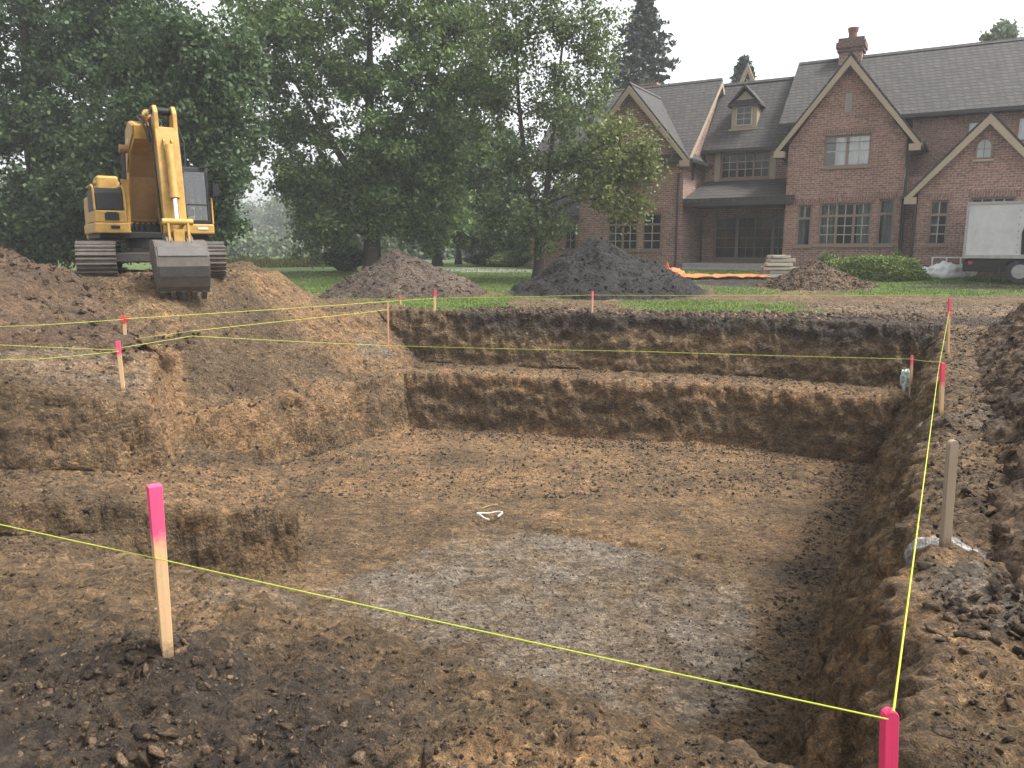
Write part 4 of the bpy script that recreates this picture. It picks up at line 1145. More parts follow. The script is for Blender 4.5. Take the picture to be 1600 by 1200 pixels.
hp.build("cheek_plate", M_yel, boom, bevel=.008)
ml = MB()
for k, (a, h_) in enumerate(((-1.30, .12), (-1.20, .12), (-1.08, .10), (-.98, .12))): ml.box(bx0 - .042, bx0 - .036, a - .025, a + .025, 3.28, 3.28 + h_)
ml.build("faded_lettering", M_white, boom)
# boom foot brackets and clutter
fb = MB()
for x in (bx0 - .10, bx1 + .02): fb.prism([(-.45, 1.14), (.5, 1.14), (.42, 1.62), (.1, 1.78), (-.3, 1.5)], 'x', x, x + .08)
fb.tube((-.62, -.05, 1.56), (.32, -.05, 1.56), .07); fb.build("boom_foot_bracket", M_yel, EXC)
mv = MB(); mv.box(-.5, .2, -.35, .2, 1.14, 1.36)
for k in range(5): mv.tube((-.42 + k * .13, -.36, 1.2), (-.42 + k * .13, -.36, 1.40), .03, n=8)
mv.build("swivel_block", M_blk, EXC)
for s, x in ((-1, bx0 - .13), (1, bx1 + .13)):
    p0, p1 = Vector((x, -.62, 1.26)), Vector((x, -1.02, 3.16)); m_ = p0.lerp(p1, .62)
    cy = MB().tube(p0, m_, .088, n=16).tube(m_ - (p1 - p0).normalized() * .08, m_, .102, n=16).build("boom_cylinder", M_yel, EXC, bevel=.006)
    MB().tube(m_, p1, .048, n=12).build("piston_rod", M_steel, cy)
    MB().tube((x - .09, p1.y, p1.z), (x + .09, p1.y, p1.z), .10, n=14).build("pin_boss", M_yel_shade, cy)
    MB().tube((x - .10, p0.y, p0.z), (x + .10, p0.y, p0.z), .10, n=14).build("pin_boss", M_blk, cy)
# arm cylinder across the top of the boom
ac = MB().tube((-.15, -.90, 3.82), (-.15, -1.85, 3.93), .10, n=16).build("arm_cylinder", M_yel, EXC, bevel=.006)
MB().tube((-.15, -1.85, 3.93), (-.15, -2.25, 3.90), .05, n=12).build("piston_rod", M_chrome, ac)
for k, x in enumerate((-.34, -.27, .02, .08)):
    MB().path([(x, .2, 1.75), (x, -.22, 2.85), (x, -.70, 3.70), (x, -1.0, 3.86), (x, -1.6, 3.88 + .02 * k), (x + .05, -2.15, 3.66), (x + .12, -2.42, 3.2)], .022, 6).build("hydraulic_hose", M_rubber, EXC)
# arm
ax0, ax1 = -.12, .39
a = MB()
for x0, x1 in ((ax0, ax0 + .10), (ax1 - .10, ax1)):
    a.prism([(-2.05, 3.55), (-2.28, 3.45), (-2.62, 3.35), (-2.60, 3.88), (-2.44, 4.05), (-2.30, 4.05), (-2.18, 3.80)], 'x', x0, x1)
a.prism([(-2.05, 3.42), (-2.10, 3.05), (-2.55, 2.1), (-2.72, 1.02), (-2.90, .98), (-2.98, 1.12), (-2.86, 2.3), (-2.66, 3.30), (-2.6, 3.55)], 'x', ax0 + .002, ax1 - .002)
arm = a.build("arm", M_yel, EXC, bevel=.02)
MB().tube((ax0 - .03, -2.35, 3.93), (ax1 + .03, -2.35, 3.93), .085, n=14).build("pin", M_blk, arm)
MB().tube((ax0 - .05, -2.14, 3.36), (ax1 + .05, -2.14, 3.36), .11, n=14).build("pin", M_blk, arm)
a = MB()
for x in (.02, .20): a.prism([(-2.62, 3.30), (-2.66, 3.02), (-2.80, 3.02), (-2.80, 3.20)], 'x', x, x + .05)
a.build("cylinder_lug", M_yel, arm)
cxx = .135
bc = MB().tube((cxx, -2.78, 3.12), (cxx, -3.06, 1.90), .098, n=18).tube((cxx, -3.04, 1.98), (cxx, -3.065, 1.88), .112, n=18).build("bucket_cylinder", M_yel, EXC, bevel=.006)
MB().tube((cxx, -3.06, 1.9), (cxx, -3.16, 1.30), .052, n=14).build("piston_rod", M_chrome, bc)
lk_ = MB()
for x in (cxx - .24, cxx + .19):
    lk_.prism([(-3.10, 1.40), (-3.22, 1.36), (-3.30, .74), (-3.20, .72)], 'x', x, x + .055)
    lk_.prism([(-3.12, 1.42), (-3.18, 1.30), (-2.84, 1.22), (-2.82, 1.34)], 'x', x + (.062 if x < cxx else -.062), x + (.062 if x < cxx else -.062) + .05)
lk_.tube((cxx - .34, -3.16, 1.34), (cxx + .34, -3.16, 1.34), .075, n=14)
lk_.box(cxx - .12, cxx + .12, -3.27, -3.20, .78, 1.16)
lk_.build("bucket_linkage", M_yel, EXC, bevel=.008)
for k, (x, o_) in enumerate(((ax0 - .03, .0), (ax0 - .055, .10), (ax1 + .035, .05))):
    MB().path([(x, -2.2, 3.75), (x - .01, -2.42 - o_, 3.3), (x, -2.52 - o_, 2.6), (x, -2.66 - o_ * .6, 1.9), (x + .01, -2.8, 1.35)], .018, 6).build("hydraulic_hose", M_rubber, EXC)
MB().path([(ax1 + .02, -2.5, 3.6), (ax1 + .11, -2.62, 3.2), (ax1 + .10, -2.7, 2.75), (ax1 + .02, -2.78, 2.5)], .016, 6).build("hydraulic_hose", M_rubber, EXC)
# bucket
bw0, bw1 = cxx - .55, cxx + .55
back = [(-2.80, .92), (-3.02, .93), (-3.26, .90), (-3.46, .76), (-3.57, .55), (-3.60, .32), (-3.55, .08), (-3.44, -.16), (-3.30, -.30)]
inner = [(y + .05 * (1 if i > 2 else .2), z - .05 * (1 if i < 5 else 0)) for i, (y, z) in enumerate(back)]
bk = MB()
for (a1, a2), (b1, b2) in zip(zip(back[:-1], back[1:]), zip(inner[:-1], inner[1:])):
    bk.prism([a1, a2, b2, b1], 'x', bw0, bw1)
bucket = bk.build("bucket", M_mud, EXC)
for x in (bw0 - .03, bw1 + .003):
    MB().prism(back + [(-3.12, -.24), (-2.62, .55), (-2.66, .86)], 'x', x, x + .027).build("bucket_side", M_mud, bucket)
rb = MB()
for k in (3, 5):
    (y, z), (y2, z2) = back[k], back[k + 1]
    dy, dz = y2 - y, z2 - z; l = math.hypot(dy, dz); ny, nz = dz / l, -dy / l
    if ny > 0: ny, nz = -ny, -nz
    rb.prism([(y, z), (y2, z2), (y2 + ny * .022, z2 + nz * .022), (y + ny * .022, z + nz * .022)], 'x', bw0 + .01, bw1 - .01)
rb.build("wear_strip", M_steel, bucket)
for k in range(5):
    x = bw0 + .08 + k * (bw1 - bw0 - .16) / 4
    MB().prism([(-3.33, -.20), (-3.24, -.20), (-3.16, -.46), (-3.21, -.48), (-3.34, -.30)], 'x', x - .055, x + .055).build("tooth", M_steel, bucket)
er = MB()
for x in (cxx - .30, cxx - .20, cxx + .15, cxx + .25): er.prism([(-3.34, .84), (-2.76, .90), (-2.80, 1.06), (-2.95, 1.08), (-3.24, .98)], 'x', x, x + .05)
er.build("bucket_ear", M_mud, bucket)

# ------------------------------------------------------------------ box truck
M_wht = plain("truck_white", (0.50, 0.51, 0.52), 0.45, 0, 0.24, 2.5)
M_alu = plain("truck_trim", (0.34, 0.34, 0.33), 0.5, 0.3, 0.3, 6)
M_redl = plain("red_lens", (0.35, 0.02, 0.02), 0.3)
pt = at(1501, 440, 28.5)
TRK = empty("box_truck", (pt.x, 28.5, float(ground_z(pt.x + 1.5, 28.5)) + .0), R(-33))
tag(TRK, "white box truck with dark undercarriage parked by the wing of the house", "truck")
b = MB(); b.box(0, 4.6, 0, 2.2, .95, 2.85); box = b.build("cargo_box", M_wht, TRK, bevel=.03)
t = MB(); t.box(-.02, 4.62, -.03, -.003, 2.81, 2.88); t.box(-.02, 4.62, -.03, -.003, .90, 1.02); t.box(-.03, .06, -.028, -.001, 1.02, 2.81); t.box(-.02, 4.62, -.02, 2.22, 2.851, 2.90)
for k in range(7): t.box(1.60, 1.64, -.02, -.002, 1.1 + k * .24, 1.16 + k * .24)
t.build("edge_trim", M_alu, box)
t = MB(); t.prism([(1.76, 1.04), (2.00, 1.04), (2.04, 1.7), (1.94, 2.1), (2.08, 2.4), (1.92, 2.78), (1.80, 2.78), (1.86, 2.3), (1.72, 1.8)], 'y', -.028, -.004); t.build("torn_panel", M_blk, box)
c = MB(); c.box(.05, 6.2, .35, .55, .62, .88); c.box(.05, 6.2, 1.65, 1.85, .62, .88); c.box(.25, 4.5, .05, 2.15, .80, .94); c.build("chassis", M_blk, TRK)
c = MB(); c.box(.0, 1.35, .02, .08, .42, .80); c.box(.0, .10, .0, 2.2, .42, .60); c.build("rear_bumper", M_blk, TRK, bevel=.02)
MB().box(.18, .30, -.005, .03, .68, .80).build("tail_lamp", M_redl, TRK)
MB().box(.12, .18, 2.0, 2.12, .68, .80).build("tail_lamp", M_redl, TRK)
def wheel(x, y0, y1, par):
    w = MB().tube((x, y0, .44), (x, y1, .44), .44, n=28).build("wheel", M_rubber, par, bevel=.04)
    MB().tube((x, y0 - .012, .44), (x, y0 + .05, .44), .25, n=20).tube((x, y0 - .05, .44), (x, y0, .44), .10, n=12).build("rim", M_alu, w)
for x in (1.78, 6.6):
    wheel(x, .05, .42, TRK); wheel(x, 1.80, 2.17, TRK)
mf = MB(); mf.path([(1.16, .06, .92), (1.16, .02, .30)], .03); mf.box(1.05, 1.20, .03, .06, .18, .85); mf.build("mud_flap", M_rubber, TRK)
cb = MB(); cb.prism([(4.75, .55), (7.2, .55), (7.2, 1.25), (6.5, 1.45), (6.0, 2.4), (4.75, 2.45)], 'y', .08, 2.1); cbo = cb.build("truck_cab", M_wht, TRK, bevel=.06)
g = MB(); g.poly([(5.1, .07, 1.5), (6.2, .07, 1.5), (5.9, .07, 2.2), (5.1, .07, 2.2)]); g.build("side_window", M_dark, cbo)

# ------------------------------------------------------------------ foliage
def leaf_mat(name, c, c2, trans=0.35):
    m, nt, nd, lk, p = new_mat(name)
    tc = N(nt, "ShaderNodeTexCoord").outputs["Object"]
    a = N(nt, "ShaderNodeAttribute"); a.attribute_name = "v"
    v = math_n(nt, 'ADD', math_n(nt, 'MULTIPLY', a.outputs["Fac"], 0.6), math_n(nt, 'MULTIPLY', noise(nt, tc, 0.9, 3), 0.5))
    col = ramp(nt, v, [(0.25, tuple(x * 0.6 for x in c)), (0.5, c), (0.85, c2)])
    lk.new(col, p.inputs["Base Color"]); p.inputs["Roughness"].default_value = 0.55; p.inputs["Specular IOR Level"].default_value = 0.35
    tr = N(nt, "ShaderNodeBsdfTranslucent"); lk.new(col, tr.inputs[0])
    mx = N(nt, "ShaderNodeMixShader"); mx.inputs[0].default_value = trans
    lk.new(p.outputs[0], mx.inputs[1]); lk.new(tr.outputs[0], mx.inputs[2]); lk.new(mx.outputs[0], nd["Material Output"].inputs["Surface"])
    return m
M_leaf_dark = leaf_mat("leaf_dark", (0.052, 0.095, 0.036), (0.115, 0.175, 0.066))
M_leaf_mid = leaf_mat("leaf_mid", (0.094, 0.156, 0.042), (0.19, 0.265, 0.080))
M_leaf_light = leaf_mat("leaf_light", (0.092, 0.136, 0.046), (0.18, 0.23, 0.085))
M_leaf_yel = leaf_mat("leaf_yellow", (0.125, 0.160, 0.042), (0.24, 0.26, 0.08))
M_leaf_hedge = leaf_mat("leaf_hedge", (0.105, 0.165, 0.034), (0.28, 0.34, 0.075), 0.25)
M_leaf_misted = leaf_mat("leaf_misted", (0.10, 0.135, 0.075), (0.17, 0.21, 0.11))  # leaf colour paled: part of the mist is painted into far crowns
M_needle = leaf_mat("needle", (0.026, 0.044, 0.030), (0.05, 0.075, 0.045), 0.15)
M_bark = plain("bark", (0.060, 0.048, 0.038), 0.9, 0, 0.35, 5, 0.9, 14)
M_bark_l = plain("bark_light", (0.095, 0.080, 0.066), 0.9, 0, 0.3, 5, 0.8, 14)

def leaves(pts, size, up=0.5, aspect=1.5, seed=0):
    """one folded leaf of two triangles a point, turned at random but biased to face the sky"""
    n = len(pts)
    nrm = rng.normal(size=(n, 3)); nrm[:, 2] = nrm[:, 2] * 0.8 + up * 1.6
    nrm /= np.linalg.norm(nrm, axis=1)[:, None]
    t = rng.normal(size=(n, 3)); t[:, 2] -= 0.5
    t -= (t * nrm).sum(1)[:, None] * nrm; t /= np.linalg.norm(t, axis=1)[:, None] + 1e-9
    b = np.cross(nrm, t)
    s = size * (0.6 + 0.8 * rng.random(n))[:, None]
    L, W = s * aspect * .5, s * .5
    fold = nrm * s * 0.18
    V = np.stack([pts - t * L, pts + b * W * 0.9 + fold, pts + t * L, pts - b * W * 0.9 + fold], 1)
    i = np.arange(n)[:, None] * 4
    F = np.concatenate([i + np.array([0, 1, 2]), i + np.array([0, 2, 3])])
    v = np.repeat(rng.random(n), 4)
    return V.reshape(-1, 3), F, v

def limb_mesh(paths, name, mat, parent):
    """tapered tubes along lists of (point, radius), as one mesh"""
    V, F = [], []; base = 0; n = 7
    for path in paths:
        P = np.array([p for p, r in path], float); Rr = np.array([r for p, r in path], float)
        T = np.gradient(P, axis=0); T /= np.linalg.norm(T, axis=1)[:, None] + 1e-9
        ref = np.array([0.31, 0.95, 0.05])
        A = np.cross(T, ref); A /= np.linalg.norm(A, axis=1)[:, None] + 1e-9
        B = np.cross(T, A)
        th = np.linspace(0, 2 * np.pi, n, endpoint=False)
        ring = P[:, None] + Rr[:, None, None] * (np.cos(th)[None, :, None] * A[:, None] + np.sin(th)[None, :, None] * B[:, None])
        V.append(ring.reshape(-1, 3))
        for k in range(len(P) - 1):
            a = base + k * n + np.arange(n); b = base + k * n + (np.arange(n) + 1) % n
            F.append(np.stack([a, b, b + n, a + n], 1))
        base += len(P) * n
    return mesh_np(name, np.concatenate(V), np.concatenate(F), mat, parent, smooth=True)

def bend(p, q, n=7, sag=0.1, wob=0.05):
    p, q = np.array(p, float), np.array(q, float)
    l = np.linalg.norm(q - p); ts = np.linspace(0, 1, n)
    o = rng.normal(size=3) * wob * l
    out = []
    for t in ts:
        k = 4 * t * (1 - t)
        pt = p + (q - p) * t + o * k; pt[2] += sag * l * k
        out.append(pt)
    return out

def broadleaf(name, label, base, stems, lobes, leaf, leafsize, per, bark=None, cl=0.55, group=None, extra=None, cat="tree", dens=1.0):
    """stems: trunk paths [(x, y, z, r), ...] relative to the base; lobes: (centre, radii, clusters)"""
    base = np.array(base, float)
    root = empty(name, tuple(base)); tag(root, label, cat, group)
    paths = [[(np.array(s[:3], float), s[3]) for s in st] for st in stems]
    joints = [(p, r) for st in paths for p, r in st[1:]]
    # thicken the trunk polylines
    fine = []
    for st in paths:
        out = []
        for (p, r), (q, s) in zip(st[:-1], st[1:]):
            for t in np.linspace(0, 1, 5, endpoint=False):
                out.append((p + (q - p) * t + rng.normal(size=3) * 0.03 * r, r + (s - r) * t))
        out.append(st[-1])
        # root flare
        out = [(p, r * (1 + 0.55 * math.exp(-max(0, p[2]) / 0.28) * (1 if i < 6 else 0))) for i, (p, r) in enumerate(out)]
        fine.append(out)
    allp = list(fine)
    cand = [(p, r) for st in fine for p, r in st if p[2] > 1.2] or fine[0]
    crowns = {}
    for lob in lobes:
        c, rad, k = np.array(lob[0], float) - base, np.array(lob[1], float), int(lob[2] * dens)
        m = lob[3] if len(lob) > 3 else leaf
        # limb from the stem to the lobe
        d = [np.linalg.norm((p - c) * np.array([1, 1, 0.9])) + 2.0 * max(0, p[2] - c[2] + 0.3) for p, r in cand]
        p, r = cand[int(np.argmin(d))]
        r0 = min(r * 0.6, 0.13)
        lp = bend(p, c, 8, 0.08, 0.07)
        allp.append([(q, r0 + (0.02 - r0) * t) for q, t in zip(lp, np.linspace(0, 1, 8))])
        # clusters fill the lobe, denser towards its skin
        u = rng.normal(size=(k, 3)); u /= np.linalg.norm(u, axis=1)[:, None]
        rr = rng.random(k) ** 0.45
        pts = c + u * rr[:, None] * rad * (1 + 0.25 * rng.normal(size=(k, 1)))
        for q in pts[::3]:
            s = lp[int(rng.integers(2, 8))]
            bp = bend(s, q, 5, 0.05, 0.08)
            allp.append([(w, 0.022 + (0.006 - 0.022) * t) for w, t in zip(bp, np.linspace(0, 1, 5))])
        n = rng.poisson(per, size=k)
        cp = np.repeat(pts, n, axis=0)
        spread = np.repeat(cl * (0.6 + 0.8 * rng.random(k)), n)[:, None]
        off = rng.normal(size=(len(cp), 3)) * np.array([1, 1, 0.85]) * spread * 0.58
        off[:, 2] -= 0.12 * np.hypot(off[:, 0], off[:, 1])
        crowns.setdefault(m.name, [m, []])[1].append(cp + off)
    limb_mesh(allp, "trunk", bark or M_bark, root)
    for mname, (m, pl) in crowns.items():
        V, F, v = leaves(np.concatenate(pl), leafsize)
        o = mesh_np("crown", V, F, m, root, attrs=dict(v=v))
        if extra and mname == extra[0]: o["label"] = extra[1]
    return root

def px_lobes(L, Y, ky=0.75, scale=1.0):
    """crown lobes measured on the photograph, given real size at distance Y"""
    out = []
    for l in L:
        px, py, rx, ry, k = l[:5]
        yy = Y + (l[5] if len(l) > 5 else rng.uniform(-1, 1))
        c = at(px, py, yy)
        s = (yy / 1200.0) * 1.0
        e = (np.array(c), (rx * s, max(rx, ry) * s * ky, ry * s), int(k * scale))
        if len(l) > 6: e = e + (l[6],)
        out.append(e)
    return out
def gz(x, y): return float(ground_z(x, y))
def base_at(px, Y):
    p = at(px, 420, Y); return (p.x, Y, gz(p.x, Y) - 0.05)

# far-left pair of dark maples
b = base_at(70, 33)
broadleaf("maple_tree", "dark broad maple at the left edge behind the brown spoil heap", b, [[(0, 0, 0, .38), (.1, 0, 2.5, .32), (-.2, .2, 6, .25), (.2, 0, 11, .12)]],
    px_lobes([(60, 40, 150, 80, 90), (-70, 160, 140, 110, 60), (70, 200, 120, 90, 90), (180, 110, 110, 90, 80), (120, 300, 110, 70, 90), (10, 340, 100, 60, 70), (165, 20, 80, 70, 50), (-40, -80, 160, 90, 40), (140, -90, 160, 90, 40), (180, 360, 70, 50, 50), (60, 380, 80, 40, 45)], 33), M_leaf_dark, .13, 95, cl=.45, dens=1.45, group="broad trees behind the machine")
b = base_at(268, 30)
broadleaf("maple_tree", "dark maple right behind the excavator with low drooping boughs", b, [[(0, 0, 0, .30), (.1, 0, 2.5, .24), (.1, .2, 6, .18), (.3, 0, 10, .08)]],
    px_lobes([(290, 70, 90, 60, 60), (255, 160, 70, 60, 45), (320, 180, 75, 70, 80), (345, 265, 40, 50, 45), (330, 330, 38, 55, 45), (270, 290, 60, 70, 60), (350, 120, 55, 55, 45), (230, 240, 60, 60, 35), (150, 250, 60, 60, 40)], 30), M_leaf_dark, .125, 95, cl=.45, dens=1.4, group="broad trees behind the machine")
# the big central tree
b = base_at(581, 38)
broadleaf("maple_tree", "tall spreading maple with the thickest trunk, behind the grey-brown mound", b, [[(0, 0, 0, .46), (.05, 0, 2.2, .40), (.2, 0, 4.5, .33), (.1, .2, 8, .22), (.3, 0, 13, .08)], [(.1, 0, 3.4, .24), (-1.6, .2, 6.0, .17), (-3.4, .3, 9, .08)], [(.2, 0, 4.4, .22), (1.6, -.2, 7.2, .15), (3.2, -.3, 10.5, .07)]],
    px_lobes([(470, 40, 100, 60, 75), (600, 10, 110, 70, 70), (710, 30, 90, 70, 65), (415, 120, 60, 45, 38), (530, 125, 90, 55, 60), (650, 130, 90, 60, 65), (465, 205, 65, 40, 36), (600, 225, 85, 55, 65), (690, 230, 75, 55, 55), (515, 300, 75, 45, 70), (610, 320, 85, 45, 75), (680, 330, 65, 50, 50), (470, 270, 50, 35, 32), (560, -100, 190, 70, 50), (740, 120, 55, 60, 35), (500, 350, 50, 40, 40), (400, 40, 60, 45, 30), (390, 210, 40, 40, 14)], 38), M_leaf_mid, .14, 85, cl=.45, dens=1.12, group="tall trees on the lawn")
b = base_at(683, 46)
broadleaf("maple_tree", "dark tree with slim upright trunk just right of the thick one", b, [[(0, 0, 0, .26), (0, 0, 3, .22), (.2, 0, 7, .15), (0, 0, 11, .06)]],
    px_lobes([(700, 200, 80, 60, 50), (745, 270, 70, 60, 55), (690, 330, 80, 50, 60), (760, 340, 70, 50, 50), (640, 300, 70, 60, 50)], 46), M_leaf_dark, .18, 110, group="tall trees on the lawn")
b = base_at(716, 52)
broadleaf("maple_tree", "thin dark tree in the shade between the two tall lawn trees", b, [[(0, 0, 0, .2), (.1, 0, 3, .17), (0, 0, 7, .1), (0, 0, 10, .05)]],
    px_lobes([(720, 300, 70, 50, 45), (780, 330, 60, 50, 45), (770, 240, 60, 60, 40), (820, 340, 50, 50, 35)], 52), M_leaf_dark, .2, 100, group="tall trees on the lawn")
# forked tree beside the black mound, with its pale branch
b = base_at(842, 33.5)
broadleaf("locust_tree", "slender forked tree beside the black mound with a pale yellow-green branch", b,
    [[(0, 0, -.1, .27), (.0, 0, 1.6, .22), (.05, 0, 2.0, .19), (-.5, .1, 4.2, .12), (-.9, .1, 7.5, .08), (-1.0, 0, 10.5, .04)], [(0, 0, 1.5, .16), (.25, -.1, 3.2, .14), (.55, -.2, 6.0, .10), (.9, -.1, 9.5, .05)], [(.3, 0, 3.4, .09), (1.6, -.8, 5.0, .06), (3.4, -1.6, 6.0, .03)]],
    px_lobes([(790, 60, 80, 65, 48), (875, 40, 75, 60, 45), (930, 85, 45, 55, 26), (770, 165, 55, 55, 28), (850, 160, 75, 55, 36), (915, 165, 45, 50, 20), (800, 265, 60, 55, 30), (875, 260, 55, 50, 28), (845, 345, 60, 35, 26), (790, 350, 45, 40, 22), (830, -60, 130, 60, 30),
              (950, 215, 55, 40, 20, -1.5, M_leaf_yel), (985, 265, 45, 45, 24, -1.8, M_leaf_yel), (945, 300, 50, 40, 22, -1.6, M_leaf_yel), (990, 325, 30, 25, 10, -1.8, M_leaf_yel), (1010, 235, 22, 25, 7, -1.9, M_leaf_yel), (905, 250, 40, 45, 16, -1.2, M_leaf_light)], 33.5), M_leaf_light, .11, 70, M_bark, cl=.45, dens=1.125, extra=("leaf_yellow", "pale yellow-green hanging foliage in front of the left gable"))
# small background crowns in the mist
far = [(395, 345, 40, 190), (440, 330, 40, 170), (415, 375, 40, 210), (480, 355, 40, 180), (365, 345, 40, 220), (455, 380, 40, 150), (405, 392, 30, 130), (395, 402, 22, 85), (440, 402, 24, 92), (470, 398, 26, 100), (420, 392, 28, 112), (375, 398, 24, 90), (560, 370, 60, 82), (640, 385, 60, 72), (720, 375, 60, 88), (790, 370, 60, 80), (840, 380, 50, 70), (300, 360, 60, 85), (120, 330, 90, 80), (0, 330, 90, 70), (-90, 330, 100, 75), (210, 330, 90, 80), (880, 350, 40, 95), (670, 300, 80, 100), (760, 270, 70, 105), (520, 300, 70, 105)]
for i, (px, py, r, Y) in enumerate(far):
    c = at(px, py, Y); s = Y / 1200
    z = gz(c.x, Y)
    h = c.z - z
    lob = [((c.x + rng.uniform(-.5, .5) * r * s, Y + rng.uniform(-2, 2), c.z + rng.uniform(-.35, .35) * r * s), (r * s * .7, r * s * .7, r * s * .6), 26) for _ in range(4)]
    lob.append(((c.x, Y - 1, z + h * .45), (r * s * .9, r * s * .7, h * .4), 34))
    broadleaf("background_tree", "pale tree fading in the mist beyond the lawn", (c.x, Y, z - .1), [[(0, 0, 0, .2), (0, 0, h * .5, .16), (.2, 0, h, .05)]], lob, M_leaf_misted, .42, 42, cl=1.2, group="misty trees beyond the lawn")

# conifers behind the house
def conifer(label, px, top_py, Y, h, rad, n_w, seed, group="spruces behind the house"):
    t = at(px, top_py, Y); z0 = t.z - h
    root = empty("spruce_tree", (t.x, Y, z0)); tag(root, label, "tree", group)
    paths = [[(np.array([0, 0, h * k]), .28 * (1 - k) + .015) for k in np.linspace(0, 1, 9)]]
    pts, dirs = [], []
    for k in range(n_w):
        z = h * (0.06 + 0.93 * (k / n_w) ** 0.95); f = 1 - z / h
        nb = int(9 - 3 * (1 - f))
        for j in range(nb):
            a = 2 * math.pi * (j + rng.random()) / nb; l = rad * (f ** 0.85) * rng.uniform(.65, 1.12) + .12
            p0 = np.array([0, 0, z]); p1 = p0 + np.array([math.cos(a) * l, math.sin(a) * l, -0.22 * l + 0.10 * l * rng.normal()])
            bp = bend(p0, p1, 6, -0.06, 0.03)
            paths.append([(q, .035 * (1 - t_) + .006) for q, t_ in zip(bp, np.linspace(0, 1, 6))])
            m = int(70 * l / rad * 1.6) + 8
            tt = rng.random(m) ** 0.7
            q = p0 + (p1 - p0) * tt[:, None]; side = np.array([-math.sin(a), math.cos(a), 0])
            w = .34 * (1 - tt) * l * 0.6 + .08
            q = q + side * (rng.uniform(-1, 1, m) * w)[:, None]; q[:, 2] += rng.normal(size=m) * .07 - .25 * rng.random(m) * .5
            pts.append(q)
    limb_mesh(paths, "trunk", M_bark, root)
    V, F, v = leaves(np.concatenate(pts), .22, 0.3, 2.2)
    mesh_np("crown", V, F, M_needle, root, attrs=dict(v=v))
conifer("tall dark spruce behind the left gable of the house", 1008, -25, 58, 19.0, 8.6, 52, 1)
conifer("small spruce tip showing above the ridge by the dormer", 1163, 80, 62, 16, 5.2, 46, 2)
c = at(1562, 52, 62)
broadleaf("distant_tree", "small pale treetop just showing above the long roof ridge", (c.x, 62, .5), [[(0, 0, 0, .3), (0, 0, 10, .2), (0, 0, c.z, .06)]],
    [((c.x, 62, c.z - .4), (1.1, 1, .8), 26), ((c.x + .4, 62, c.z), (.6, .6, .5), 12), ((c.x, 62, c.z - 3), (2.5, 2, 2), 40)], M_leaf_misted, .25, 60, cl=.5)

# bushes and hedges
def shrub(name, label, c, rad, n, leaf, size, cat="shrub", boxy=1.0, group=None):
    root = empty(name, (c[0], c[1], gz(c[0], c[1]) - .04)); tag(root, label, cat, group)
    u = rng.normal(size=(n, 3)); 
    u /= (np.abs(u) ** boxy).sum(1)[:, None] ** (1 / boxy)
    r = rng.random(n) ** 0.22
    nn = 1 + 0.16 * fbm(u[:, 0] * 2.2 + c[0], u[:, 1] * 2.2, u[:, 2] * 2.2, 3)
    p = u * (r * nn)[:, None] * np.array(rad); p[:, 2] = np.abs(p[:, 2] + rad[2] * .85) * 0.98
    p = p + rng.normal(size=p.shape) * size * .5
    V, F, v = leaves(p, size)
    mesh_np("foliage", V, F, leaf, root, attrs=dict(v=v))
    pp = []
    for k in range(14):
        a = rng.uniform(0, 6.28); q = np.array([math.cos(a) * rad[0] * rng.uniform(.2, .8), math.sin(a) * rad[1] * rng.uniform(.2, .8), rad[2] * rng.uniform(.9, 1.6)])
        pp.append([(w, .02 - .014 * t) for w, t in zip(bend((q[0] * .3, q[1] * .3, 0), q, 5), np.linspace(0, 1, 5))])
    limb_mesh(pp, "stems", M_bark, root)
    return root
p = at(1362, 430, 30.3); hr_ = shrub("hedge", "clipped rounded green hedge on the lawn before the brick house", (p.x, 30.3), (1.72, .62, .52), 26000, M_leaf_hedge, .055, "hedge", 3.2)
hr_.rotation_euler = (0, 0, R(-12))
p = at(1285, 410, 32); shrub("shrub", "small dark round bush left of the clipped hedge against the brick wall", (p.x, 31.6), (.65, .5, .62), 7000, M_leaf_mid, .06)
p = at(1402, 400, 31.6); shrub("shrub", "low feathery bush behind the right end of the clipped hedge", (p.x, 31.6), (.55, .5, .62), 4000, M_leaf_hedge, .06)
p = at(1442, 425, 29.8); shrub("shrub", "tiny light green plant beside the white sacks", (p.x, 29.8), (.35, .3, .22), 1600, M_leaf_hedge, .05)
p = at(540, 412, 40); shrub("shrub", "dark bushy shrub left of the thick tree trunk", (p.x, 40), (1.5, 1.2, .85), 9000, M_leaf_dark, .10)
for lab, px, Y, rx, rz in (("low hedge clump right of the slim trunk by the drive", 760, 47, 1.6, .45), ("rounded garden hedge left of the forked tree", 800, 45, 1.5, .6), ("dark garden bush behind the forked tree trunk", 862, 43, 1.3, .75), ("yellowish garden plant between the hedge clumps", 782, 44, .9, .42)):
    p = at(px, 415, Y); shrub("shrub", lab, (p.x, Y), (rx, .8, rz), 6000, M_leaf_yel if "yellow" in lab else M_leaf_mid, .09, group="garden bushes by the drive")
# tall weeds far behind the machine's mound
n = 7000
wx = rng.uniform(-18, -9.5, n); wy = rng.uniform(43, 47, n); wz = ground_z(wx, wy)
h = rng.uniform(.25, .8, n) * (0.7 + .5 * fbm(wx * .8, wy * .8, 1.0, 2))
V = np.stack([np.stack([wx - .05, wy, wz], -1), np.stack([wx + .05, wy, wz], -1), np.stack([wx + rng.normal(size=n) * .15, wy + rng.normal(size=n) * .1, wz + h], -1)], 1).reshape(-1, 3)
o = mesh_np("weeds", V, np.arange(n * 3).reshape(-1, 3), leaf_mat("weed_leaf", (0.13, 0.14, 0.05), (0.26, 0.23, 0.11)), attrs=dict(v=np.repeat(rng.random(n), 3)))
tag(o, "patch of tall pale weeds beyond the machine mound", None, None, "stuff")

